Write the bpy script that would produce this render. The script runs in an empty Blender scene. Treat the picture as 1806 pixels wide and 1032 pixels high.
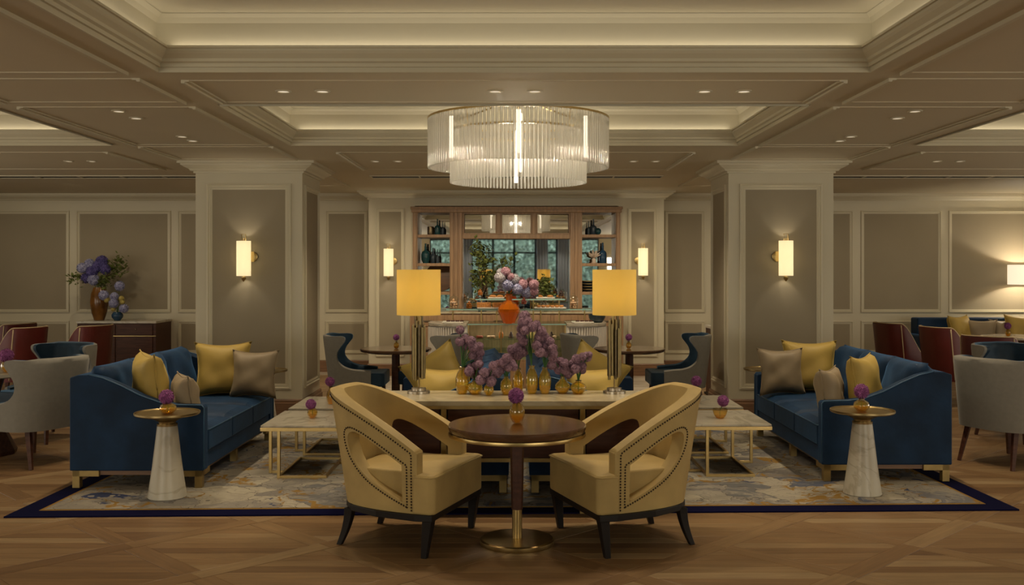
import bpy, bmesh, math, random
from mathutils import Vector, Matrix
from mathutils.geometry import delaunay_2d_cdt
random.seed(7)
S = bpy.context.scene
COL = S.collection
R = math.radians
F = 1756.0; H = 1.65
def PX(px, Y): return (px - 907.0) * Y / F          # metres from the lens axis for a measured column at depth Y
def PZ(py, Y): return H - (py - 475.0) * Y / F

# ------------------------------------------------------------------ camera, world, exposure, room light
cd = bpy.data.cameras.new('camera'); cam = bpy.data.objects.new('camera', cd); COL.objects.link(cam)
cam.location = (0, 0, H); cam.rotation_euler = (R(90), 0, 0)
cd.sensor_width = 36; cd.lens = 35.0
cd.shift_x = -4 / 1806; cd.shift_y = -41 / 1806
cd.clip_end = 200
S.camera = cam
S.view_settings.view_transform = 'Standard'; S.view_settings.look = 'None'
S.view_settings.gamma = 1.0; S.view_settings.use_curve_mapping = False
S.view_settings.exposure = 0.14
S.cycles.max_bounces = 7; S.cycles.diffuse_bounces = 4; S.cycles.glossy_bounces = 4
S.cycles.transparent_max_bounces = 24; S.cycles.transmission_bounces = 4
S.cycles.caustics_reflective = False; S.cycles.caustics_refractive = False
S.cycles.sample_clamp_indirect = 4.0
W = bpy.data.worlds.new('world'); S.world = W; W.use_nodes = True
bg = W.node_tree.nodes['Background']; bg.inputs[0].default_value = (0.62, 0.78, 1.0, 1); bg.inputs[1].default_value = 4.2
WARM = (1.0, 0.88, 0.68)
def area(loc, sx, sy, power, col=WARM, rot=(0, 0, 0), spread=180):
    l = bpy.data.lights.new('area_light', 'AREA'); l.shape = 'RECTANGLE'; l.size = sx; l.size_y = sy
    l.energy = power; l.color = col; l.spread = R(spread)
    o = bpy.data.objects.new('area_light', l); o.location = loc; o.rotation_euler = rot; COL.objects.link(o)
    return o
def spot(loc, power, angle=75, col=(1.0, 0.83, 0.58), blend=0.8, rot=(0, 0, 0), r=0.04):
    l = bpy.data.lights.new('downlight_or_fill', 'SPOT'); l.energy = power; l.color = col; l.spot_size = R(angle)
    l.spot_blend = blend; l.shadow_soft_size = r
    o = bpy.data.objects.new('downlight_or_fill', l); o.location = loc; o.rotation_euler = rot; COL.objects.link(o)
    return o
def point(loc, power, r=0.05, col=WARM):
    l = bpy.data.lights.new('bulb', 'POINT'); l.energy = power; l.color = col; l.shadow_soft_size = r
    o = bpy.data.objects.new('bulb', l); o.location = loc; COL.objects.link(o)
    return o
# coffer rectangles (x0, x1, y0, y1), soffit level and coffer level
ZS, ZC = 2.86, 3.2
COFFERS = [(-2.18, 2.18, -2.4, 6.07), (-2.18, 2.18, 7.3, 9.66),
           (-8.3, -3.88, 7.3, 9.66), (3.88, 8.3, 7.3, 9.66),
           (-8.3, -3.88, 1.0, 6.07), (3.88, 8.3, 1.0, 6.07)]
COVE = 0.42
for (x0, x1, y0, y1) in COFFERS:                      # LED strips lying on the cornice ledges
    cx, cy = (x0 + x1) / 2, (y0 + y1) / 2; lx, ly = x1 - x0 - .2, y1 - y0 - .2
    for (a, b, sx, sy, rot) in ((cx, y0 + .035, lx, .04, (R(180), 0, 0)), (cx, y1 - .035, lx, .04, (R(180), 0, 0)),
                                (x0 + .035, cy, .04, ly, (R(180), 0, 0)), (x1 - .035, cy, .04, ly, (R(180), 0, 0))):
        area((a, b, 2.992), sx, sy, COVE * max(sx, sy), rot=rot)
DOWN = [(-1.565, 6.75), (-1.3, 6.75), (-.13, 6.75), (.14, 6.75), (1.29, 6.75), (1.557, 6.75),
        (-3.02, 7.6), (-3.02, 7.95), (-3.02, 9.05), (-3.02, 9.35), (3.06, 7.6), (3.06, 7.95), (3.06, 9.05), (3.06, 9.35),
        (-4.98, 11.12), (-4.72, 11.12), (4.72, 11.12), (4.98, 11.12), (-1.55, 11.12), (-1.3, 11.12), (1.33, 11.12), (1.58, 11.12)]
for (x, y) in DOWN:
    spot((x, y, 2.84), 36, 95)
# further downlights of the same ceiling, over the part of the room behind the lens
for (x, y) in ((-3.0, 4.6), (3.0, 4.6), (-3.0, 2.2), (3.0, 2.2), (-1.4, -3.2), (1.4, -3.2), (-6.0, 6.7), (6.0, 6.7)):
    spot((x, y, 2.84), 42, 110)
# added fill spots that brighten the back wall and the buffet, without fittings
for x in (-7.8, -6.3, -4.7, 4.7, 6.3, 7.8): spot((x, 13.9, 2.84), 21, 130, rot=(R(35), 0, 0))
for x in (-2.7, 2.74): spot((x, 14.2, 2.84), 18, 120, rot=(R(35), 0, 0))
for x in (-1.9, -.95, 0, .95, 1.9): spot((x, 13.2, 2.84), 60, 120, rot=(R(28), 0, 0))

# added fill panels out of view, behind the lens and along both side walls
for sx in (-1, 1):
    area((sx * 6.0, -3.85, 1.5), 5.4, 2.3, 190, col=(1.0, .93, .77), rot=(R(105), 0, 0))

    area((sx * 9.35, 7.0, 1.5), 9.0, 2.3, 125, col=(1.0, .92, .76), rot=(R(105), 0, R(90) * sx))  # unseen side fill, added; these walls have no windows
# ------------------------------------------------------------------ node materials
M = {}
def lin(c):
    return tuple(((v / 255.0) / 12.92 if v / 255.0 <= .04045 else ((v / 255.0 + .055) / 1.055) ** 2.4) for v in c)
def mat(name, rgb, rough=.6, metal=0.0, sheen=0.0, sheen_col=None, spec=.5, var=0.0, vscale=6.0, bump=0.0, bscale=80.0,
        emit=None, estr=0.0, coat=0.0, stretch=None):
    m = bpy.data.materials.new(name); m.use_nodes = True; n = m.node_tree.nodes; l = m.node_tree.links
    b = n['Principled BSDF']; c = (*rgb, 1)
    b.inputs['Base Color'].default_value = c; b.inputs['Roughness'].default_value = rough
    b.inputs['Metallic'].default_value = metal; b.inputs['Specular IOR Level'].default_value = spec
    b.inputs['Sheen Weight'].default_value = sheen; b.inputs['Sheen Roughness'].default_value = .35
    if sheen_col: b.inputs['Sheen Tint'].default_value = (*sheen_col, 1)
    b.inputs['Coat Weight'].default_value = coat; b.inputs['Coat Roughness'].default_value = .12
    tc = n.new('ShaderNodeTexCoord'); src = tc.outputs['Object']
    if stretch:
        mp = n.new('ShaderNodeMapping'); mp.inputs['Scale'].default_value = stretch; l.new(src, mp.inputs[0]); src = mp.outputs[0]
    if var:
        t = n.new('ShaderNodeTexNoise'); t.inputs['Scale'].default_value = vscale; t.inputs['Detail'].default_value = 5
        l.new(src, t.inputs['Vector'])
        r = n.new('ShaderNodeValToRGB'); r.color_ramp.elements[0].position = .3; r.color_ramp.elements[1].position = .7
        r.color_ramp.elements[0].color = (*[v * (1 - var) for v in rgb], 1); r.color_ramp.elements[1].color = (*[min(1, v * (1 + var)) for v in rgb], 1)
        l.new(t.outputs['Fac'], r.inputs[0]); l.new(r.outputs[0], b.inputs['Base Color'])
    if bump:
        t2 = n.new('ShaderNodeTexNoise'); t2.inputs['Scale'].default_value = bscale; t2.inputs['Detail'].default_value = 3
        l.new(src, t2.inputs['Vector'])
        bp = n.new('ShaderNodeBump'); bp.inputs['Strength'].default_value = bump; bp.inputs['Distance'].default_value = .01
        l.new(t2.outputs['Fac'], bp.inputs['Height']); l.new(bp.outputs[0], b.inputs['Normal'])
    if emit:
        b.inputs['Emission Color'].default_value = (*emit, 1); b.inputs['Emission Strength'].default_value = estr
    M[name] = m
    return m
mat('cream_paint', (.60, .545, .405), .45, var=.03, vscale=1.5)
mat('ceiling_paint', (.58, .53, .40), .6, var=.02, vscale=1.0)
mat('soffit_paint', (.60, .53, .385), .6, var=.02, vscale=1.0)
mat('panel_fabric', (.315, .265, .182), .75, var=.05, vscale=1.2, bump=.08, bscale=400)
mat('skirting_wood', (.20, .105, .055), .4, var=.25, vscale=9, stretch=(.4, .4, 6))
mat('cabinet_wood', (.32, .19, .098), .45, var=.22, vscale=7, stretch=(5, 5, .5))
mat('dark_wood', (.070, .026, .015), .45, var=.3, vscale=8, stretch=(.6, 5, 5), spec=.3)
mat('table_wood', (.088, .041, .019), .22, var=.25, vscale=7, stretch=(.6, 5, 5), coat=.3)
mat('ebony_wood', (.010, .007, .006), .5, spec=.25)
mat('oak_wood', (.30, .19, .085), .45, var=.15, vscale=9, stretch=(.8, 8, 8))
mat('brass', (.50, .36, .15), .32, metal=1.0, var=.08, vscale=20)
mat('satin_gold', (.36, .255, .10), .45, metal=.8, var=.1, vscale=20)
mat('aged_brass', (.36, .27, .13), .36, metal=1.0, var=.12, vscale=20)
mat('bronze', (.20, .15, .09), .3, metal=1.0, var=.2, vscale=30)
mat('steel', (.45, .40, .33), .3, metal=1.0)
mat('blue_piping', (.022, .075, .15), .5)
mat('blue_velvet', (.008, .027, .067), .6, sheen=.5, sheen_col=(.08, .20, .43), var=.35, vscale=4, bump=.12, bscale=25, spec=.2)
mat('blue_cushion', (.009, .031, .077), .6, sheen=.6, sheen_col=(.10, .24, .49), var=.35, vscale=5, bump=.15, bscale=18, spec=.2)
mat('navy_velvet', (.014, .035, .062), .55, sheen=.7, sheen_col=(.12, .28, .48), var=.3, vscale=6, bump=.1, bscale=30, spec=.25)
mat('grey_fabric', (.22, .205, .175), .85, sheen=.2, var=.05, vscale=30, bump=.1, bscale=300)
mat('yellow_velvet', (.44, .315, .125), .6, sheen=.5, sheen_col=(.75, .62, .36), var=.12, vscale=5, bump=.08, bscale=120, spec=.25)
mat('yellow_silk', (.44, .30, .065), .58, sheen=.4, sheen_col=(.8, .65, .25), var=.06, vscale=5, bump=.10, bscale=22)
mat('taupe_silk', (.27, .205, .125), .58, sheen=.4, sheen_col=(.6, .5, .35), var=.06, vscale=5, bump=.10, bscale=22)
mat('red_leather', (.105, .012, .010), .4, var=.15, vscale=5, bump=.05, bscale=60)
mat('wine_leather', (.045, .008, .008), .45, var=.15, vscale=5)
mat('cream_piping', (.55, .42, .25), .6)
mat('nail_bronze', (.035, .022, .018), .35, metal=.8)
mat('navy_wool', (.005, .005, .030), .95, spec=.05)
mat('gold_wool', (.28, .16, .04), .95, spec=.1)
mat('shadow_black', (.008, .007, .006), .7)
mat('fluted_white', (.74, .69, .62), .45)
mat('stem_green', (.035, .12, .02), .5)
mat('leaf_green', (.13, .16, .035), .55, var=.5, vscale=14)
mat('bark', (.10, .06, .03), .8)
mat('teal_glaze', (.012, .055, .062), .2, var=.4, vscale=14)
mat('slate_glaze', (.03, .045, .06), .3, var=.4, vscale=14)
mat('blue_glaze', (.02, .06, .12), .15)
mat('amber_glaze', (.16, .065, .012), .2, var=.4, vscale=7)
mat('white_ceramic', (.7, .66, .58), .3)
mat('chocolate', (.06, .018, .012), .45)
mat('pastry', (.42, .17, .035), .6, var=.4, vscale=60)
mat('cake_red', (.30, .04, .02), .5)
mat('macaron', (.65, .38, .22), .6, var=.4, vscale=50)
mat('orange_sweet', (.55, .16, .01), .4)
mat('coral_white', (.62, .5, .40), .7)
mat('curtain_blue', (.34, .40, .50), .8)
mat('hedge', (.22, .27, .17), .8, var=.8, vscale=9, bump=.6, bscale=12)
mat('paving', (.3, .3, .3), .8)
mat('glass_edge', (.30, .50, .44), .2)
mat('mirror', (.82, .80, .76), .02, metal=1.0, spec=1)
def petal(name, a, b, scale=30):
    m = mat(name, a, .7, sheen=.3, sheen_col=b); n = m.node_tree.nodes; l = m.node_tree.links
    at = n.new('ShaderNodeAttribute'); at.attribute_name = 'tone'; mx = n.new('ShaderNodeMix'); mx.data_type = 'RGBA'
    mx.inputs[6].default_value = (*a, 1); mx.inputs[7].default_value = (*b, 1)
    l.new(at.outputs['Fac'], mx.inputs[0]); l.new(mx.outputs[2], n['Principled BSDF'].inputs['Base Color'])
petal('mauve_petal', (.13, .06, .10), (.44, .27, .36))
petal('magenta_petal', (.14, .025, .12), (.46, .14, .40))
petal('lilac_petal', (.20, .20, .40), (.50, .50, .68))
petal('violet_petal', (.045, .035, .16), (.16, .13, .38))
petal('pink_petal', (.35, .16, .22), (.66, .42, .48))
petal('pale_petal', (.32, .30, .34), (.66, .62, .66))
petal('yellow_petal', (.40, .30, .06), (.65, .55, .18))

def wood_floor(name='parquet_wood'):
    m = bpy.data.materials.new(name); m.use_nodes = True; n = m.node_tree.nodes; l = m.node_tree.links; b = n['Principled BSDF']
    uv = n.new('ShaderNodeUVMap'); oi = n.new('ShaderNodeObjectInfo'); at = n.new('ShaderNodeAttribute'); at.attribute_name = 'tone'
    add = n.new('ShaderNodeMath'); add.operation = 'ADD'; l.new(oi.outputs['Random'], add.inputs[0]); l.new(at.outputs['Fac'], add.inputs[1])
    fr = n.new('ShaderNodeMath'); fr.operation = 'FRACT'; l.new(add.outputs[0], fr.inputs[0])
    r = n.new('ShaderNodeValToRGB'); e = r.color_ramp.elements
    e[0].position = 0; e[0].color = (.170, .092, .040, 1); e[1].position = 1; e[1].color = (.34, .23, .12, 1)
    x = e.new(.3); x.color = (.235, .135, .060, 1); x = e.new(.8); x.color = (.265, .16, .074, 1)
    l.new(fr.outputs[0], r.inputs[0])
    mp = n.new('ShaderNodeMapping'); mp.inputs['Scale'].default_value = (1.4, 16, 1); l.new(uv.outputs[0], mp.inputs[0])
    cmb = n.new('ShaderNodeCombineXYZ'); mul = n.new('ShaderNodeMath'); mul.operation = 'MULTIPLY'; mul.inputs[1].default_value = 37; l.new(fr.outputs[0], mul.inputs[0])
    l.new(mul.outputs[0], cmb.inputs[2]); va = n.new('ShaderNodeVectorMath'); l.new(mp.outputs[0], va.inputs[0]); l.new(cmb.outputs[0], va.inputs[1])
    t = n.new('ShaderNodeTexNoise'); t.inputs['Scale'].default_value = 2.2; t.inputs['Detail'].default_value = 6; t.inputs['Distortion'].default_value = .6
    l.new(va.outputs[0], t.inputs['Vector'])
    g = n.new('ShaderNodeMapRange'); g.inputs['From Min'].default_value = .3; g.inputs['From Max'].default_value = .7; g.inputs['To Min'].default_value = .8; g.inputs['To Max'].default_value = 1.15
    l.new(t.outputs['Fac'], g.inputs[0])
    mx = n.new('ShaderNodeVectorMath'); mx.operation = 'SCALE'; l.new(r.outputs[0], mx.inputs[0]); l.new(g.outputs[0], mx.inputs['Scale'])
    l.new(mx.outputs[0], b.inputs['Base Color'])
    b.inputs['Roughness'].default_value = .42; b.inputs['Specular IOR Level'].default_value = .4
    bp = n.new('ShaderNodeBump'); bp.inputs['Strength'].default_value = .08; bp.inputs['Distance'].default_value = .01
    l.new(t.outputs['Fac'], bp.inputs['Height']); l.new(bp.outputs[0], b.inputs['Normal'])
    M[name] = m
wood_floor()

def marble(name, base, vein, rough=.2, scale=2.2, soft=.09):
    m = bpy.data.materials.new(name); m.use_nodes = True; n = m.node_tree.nodes; l = m.node_tree.links; b = n['Principled BSDF']
    tc = n.new('ShaderNodeTexCoord'); oi = n.new('ShaderNodeObjectInfo'); va = n.new('ShaderNodeVectorMath')
    l.new(tc.outputs['Object'], va.inputs[0]); l.new(oi.outputs['Location'], va.inputs[1])
    t = n.new('ShaderNodeTexNoise'); t.inputs['Scale'].default_value = scale; t.inputs['Detail'].default_value = 7; t.inputs['Distortion'].default_value = 1.6
    l.new(va.outputs[0], t.inputs['Vector'])
    r = n.new('ShaderNodeValToRGB'); e = r.color_ramp.elements
    e[0].position = .5 - soft; e[0].color = (*base, 1); e[1].position = .5 + soft; e[1].color = (*base, 1)
    x = e.new(.5); x.color = (*vein, 1)
    l.new(t.outputs['Fac'], r.inputs[0])
    t2 = n.new('ShaderNodeTexNoise'); t2.inputs['Scale'].default_value = scale * 1.7; t2.inputs['Detail'].default_value = 4; l.new(va.outputs[0], t2.inputs['Vector'])
    g = n.new('ShaderNodeMapRange'); g.inputs['From Min'].default_value = .3; g.inputs['From Max'].default_value = .7; g.inputs['To Min'].default_value = .86; g.inputs['To Max'].default_value = 1.08
    l.new(t2.outputs['Fac'], g.inputs[0]); mx = n.new('ShaderNodeVectorMath'); mx.operation = 'SCALE'
    l.new(r.outputs[0], mx.inputs[0]); l.new(g.outputs[0], mx.inputs['Scale']); l.new(mx.outputs[0], b.inputs['Base Color'])
    b.inputs['Roughness'].default_value = rough
    M[name] = m
marble('white_marble', (.50, .45, .36), (.37, .325, .25), .20, 1.6, .03)
marble('cream_marble', (.50, .43, .29), (.40, .33, .21), .18, 2.0)
marble('cone_marble', (.52, .475, .38), (.40, .35, .26), .35, 1.8, .03)
marble('floor_marble', (.62, .55, .45), (.5, .43, .34), .25, 1.0)

def rug_mat():
    m = bpy.data.materials.new('rug_pattern'); m.use_nodes = True; n = m.node_tree.nodes; l = m.node_tree.links; b = n['Principled BSDF']
    tc = n.new('ShaderNodeTexCoord'); w = n.new('ShaderNodeTexNoise'); w.inputs['Scale'].default_value = 1.7; w.inputs['Detail'].default_value = 4
    l.new(tc.outputs['Object'], w.inputs['Vector'])
    sub = n.new('ShaderNodeVectorMath'); sub.operation = 'SUBTRACT'; sub.inputs[1].default_value = (.5, .5, .5); l.new(w.outputs['Color'], sub.inputs[0])
    sc = n.new('ShaderNodeVectorMath'); sc.operation = 'SCALE'; sc.inputs['Scale'].default_value = 1.3; l.new(sub.outputs[0], sc.inputs[0])
    ad = n.new('ShaderNodeVectorMath'); l.new(tc.outputs['Object'], ad.inputs[0]); l.new(sc.outputs[0], ad.inputs[1])
    def ramp(src, stops):
        r = n.new('ShaderNodeValToRGB'); e = r.color_ramp.elements
        e[0].position, e[0].color = stops[0][0], (*stops[0][1], 1); e[1].position, e[1].color = stops[-1][0], (*stops[-1][1], 1)
        for p, c in stops[1:-1]:
            x = e.new(p); x.color = (*c, 1)
        l.new(src, r.inputs[0]); return r.outputs[0]
    def mix(fac, a, bb):
        mx = n.new('ShaderNodeMix'); mx.data_type = 'RGBA'; l.new(fac, mx.inputs[0])
        for s, v in ((6, a), (7, bb)):
            if isinstance(v, tuple): mx.inputs[s].default_value = (*v, 1)
            else: l.new(v, mx.inputs[s])
        return mx.outputs[2]
    v = n.new('ShaderNodeTexVoronoi'); v.inputs['Scale'].default_value = 3.0; l.new(ad.outputs[0], v.inputs['Vector'])
    hs = n.new('ShaderNodeSeparateColor'); l.new(v.outputs['Color'], hs.inputs[0])
    base = ramp(hs.outputs[0], [(0, (.13, .13, .14)), (.25, (.30, .265, .21)), (.5, (.42, .37, .28)), (.72, (.20, .18, .165)), (.86, (.34, .30, .24)), (1, (.10, .11, .15))])
    n2 = n.new('ShaderNodeTexNoise'); n2.inputs['Scale'].default_value = 7; n2.inputs['Detail'].default_value = 5; l.new(ad.outputs[0], n2.inputs['Vector'])
    spk = ramp(n2.outputs['Fac'], [(.48, (0, 0, 0)), (.60, (.8, .8, .8))])
    c1 = mix(spk, base, (.33, .29, .23))
    v2 = n.new('ShaderNodeTexVoronoi'); v2.feature = 'DISTANCE_TO_EDGE'; v2.inputs['Scale'].default_value = 3.0; l.new(ad.outputs[0], v2.inputs['Vector'])
    ln = ramp(v2.outputs['Distance'], [(.0, (1, 1, 1)), (.022, (0, 0, 0))])
    c2 = mix(ln, c1, (.10, .085, .075))
    v3 = n.new('ShaderNodeTexVoronoi'); v3.feature = 'DISTANCE_TO_EDGE'; v3.inputs['Scale'].default_value = 7.5; l.new(ad.outputs[0], v3.inputs['Vector'])
    c2 = mix(ramp(v3.outputs['Distance'], [(.0, (.55, .55, .55)), (.035, (0, 0, 0))]), c2, (.16, .14, .12))
    n3 = n.new('ShaderNodeTexNoise'); n3.inputs['Scale'].default_value = 1.5; n3.inputs['Detail'].default_value = 3; n3.inputs['Distortion'].default_value = 1.2; l.new(ad.outputs[0], n3.inputs['Vector'])
    oc = ramp(n3.outputs['Fac'], [(.455, (0, 0, 0)), (.468, (1, 1, 1)), (.492, (1, 1, 1)), (.505, (0, 0, 0))])
    n4 = n.new('ShaderNodeTexNoise'); n4.inputs['Scale'].default_value = 2.4; l.new(tc.outputs['Object'], n4.inputs['Vector'])
    gt = ramp(n4.outputs['Fac'], [(.46, (0, 0, 0)), (.50, (1, 1, 1))])
    mu = n.new('ShaderNodeMath'); mu.operation = 'MULTIPLY'; l.new(oc, mu.inputs[0]); l.new(gt, mu.inputs[1])
    c3 = mix(mu.outputs[0], c2, (.27, .155, .04))
    n5 = n.new('ShaderNodeTexNoise'); n5.inputs['Scale'].default_value = 3.1; n5.inputs['Distortion'].default_value = 1; l.new(ad.outputs[0], n5.inputs['Vector'])
    nv = ramp(n5.outputs['Fac'], [(.70, (0, 0, 0)), (.72, (1, 1, 1))])
    c4 = mix(nv, c3, (.05, .06, .12))
    l.new(c4, b.inputs['Base Color']); b.inputs['Roughness'].default_value = .95; b.inputs['Specular IOR Level'].default_value = .1
    M['rug_pattern'] = m
rug_mat()

def glassy(name, tint, gloss=.12, milky=0.0, milk=(.8, .75, .6), top=None, z0=0, z1=1, rough=.03):
    """thin tinted glass: clear transmission, fresnel reflection and, for moulded rods, a little milky scattering"""
    m = bpy.data.materials.new(name); m.use_nodes = True; n = m.node_tree.nodes; l = m.node_tree.links
    n.remove(n['Principled BSDF']); out = n['Material Output']
    tr = n.new('ShaderNodeBsdfTransparent'); tr.inputs[0].default_value = (*tint, 1)
    if top:
        tc = n.new('ShaderNodeTexCoord'); sp = n.new('ShaderNodeSeparateXYZ'); l.new(tc.outputs['Object'], sp.inputs[0])
        mr = n.new('ShaderNodeMapRange'); mr.inputs['From Min'].default_value = z0; mr.inputs['From Max'].default_value = z1; l.new(sp.outputs[2], mr.inputs[0])
        mx = n.new('ShaderNodeMix'); mx.data_type = 'RGBA'; mx.inputs[6].default_value = (*tint, 1); mx.inputs[7].default_value = (*top, 1)
        l.new(mr.outputs[0], mx.inputs[0]); l.new(mx.outputs[2], tr.inputs[0])
    cur = tr.outputs[0]
    if milky:
        d = n.new('ShaderNodeBsdfDiffuse'); d.inputs[0].default_value = (*milk, 1)
        t2 = n.new('ShaderNodeBsdfTranslucent'); t2.inputs[0].default_value = (*milk, 1); m2 = n.new('ShaderNodeMixShader'); m2.inputs[0].default_value = .5
        l.new(d.outputs[0], m2.inputs[1]); l.new(t2.outputs[0], m2.inputs[2])
        m3 = n.new('ShaderNodeMixShader'); m3.inputs[0].default_value = milky; l.new(cur, m3.inputs[1]); l.new(m2.outputs[0], m3.inputs[2]); cur = m3.outputs[0]
    gl = n.new('ShaderNodeBsdfGlossy'); gl.inputs['Roughness'].default_value = rough
    lw = n.new('ShaderNodeLayerWeight'); lw.inputs[0].default_value = .18
    mr2 = n.new('ShaderNodeMapRange'); mr2.inputs['To Min'].default_value = gloss * .5; mr2.inputs['To Max'].default_value = min(1, gloss * 3.2); l.new(lw.outputs['Fresnel'], mr2.inputs[0])
    m4 = n.new('ShaderNodeMixShader'); l.new(mr2.outputs[0], m4.inputs[0]); l.new(cur, m4.inputs[1]); l.new(gl.outputs[0], m4.inputs[2])
    l.new(m4.outputs[0], out.inputs[0]); M[name] = m
glassy('clear_glass', (.93, .96, .94), .12)
glassy('shelf_glass', (.86, .94, .91), .14)
glassy('window_glass', (.95, .97, .97), .05)
glassy('rod_glass', (.92, .90, .86), .14, .34, (.88, .85, .78))
glassy('amber_glass', (1.0, .84, .24), .17, .24, (1.0, .76, .12), top=(.50, .36, .26), z0=.09, z1=.15)
glassy('amber_small', (1.0, .76, .20), .17, .24, (1.0, .74, .12), top=(.55, .40, .30), z0=.04, z1=.09)
glassy('honey_glass', (.95, .40, .05), .16, .62, (.90, .27, .02))
def shade(name, rgb, estr, fabric=None):
    """lamp fabric: lets the bulb inside shine through, with the even glow of the lit cloth added"""
    m = bpy.data.materials.new(name); m.use_nodes = True; n = m.node_tree.nodes; l = m.node_tree.links; b = n['Principled BSDF']
    b.inputs['Base Color'].default_value = (*rgb, 1); b.inputs['Roughness'].default_value = .8
    b.inputs['Emission Color'].default_value = (*rgb, 1); b.inputs['Emission Strength'].default_value = estr
    if fabric:
        b.inputs['Base Color'].default_value = (*fabric, 1)
        t = n.new('ShaderNodeBsdfTranslucent'); t.inputs[0].default_value = (*fabric, 1); a = n.new('ShaderNodeAddShader')
        mx = n.new('ShaderNodeMixShader'); mx.inputs[0].default_value = .5; l.new(b.outputs[0], mx.inputs[1]); l.new(t.outputs[0], mx.inputs[2]); l.new(mx.outputs[0], n['Material Output'].inputs[0])
    M[name] = m
shade('sconce_shade', (1.0, .84, .52), .72, (.8, .76, .64))
shade('yellow_shade', (.80, .54, .10), .17, (.72, .56, .20))
shade('white_shade', (1.0, .85, .62), .8)
shade('light_rod', (1.0, .92, .76), 2.6)
shade('downlight_lens', (1.0, .88, .68), .55)

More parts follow.
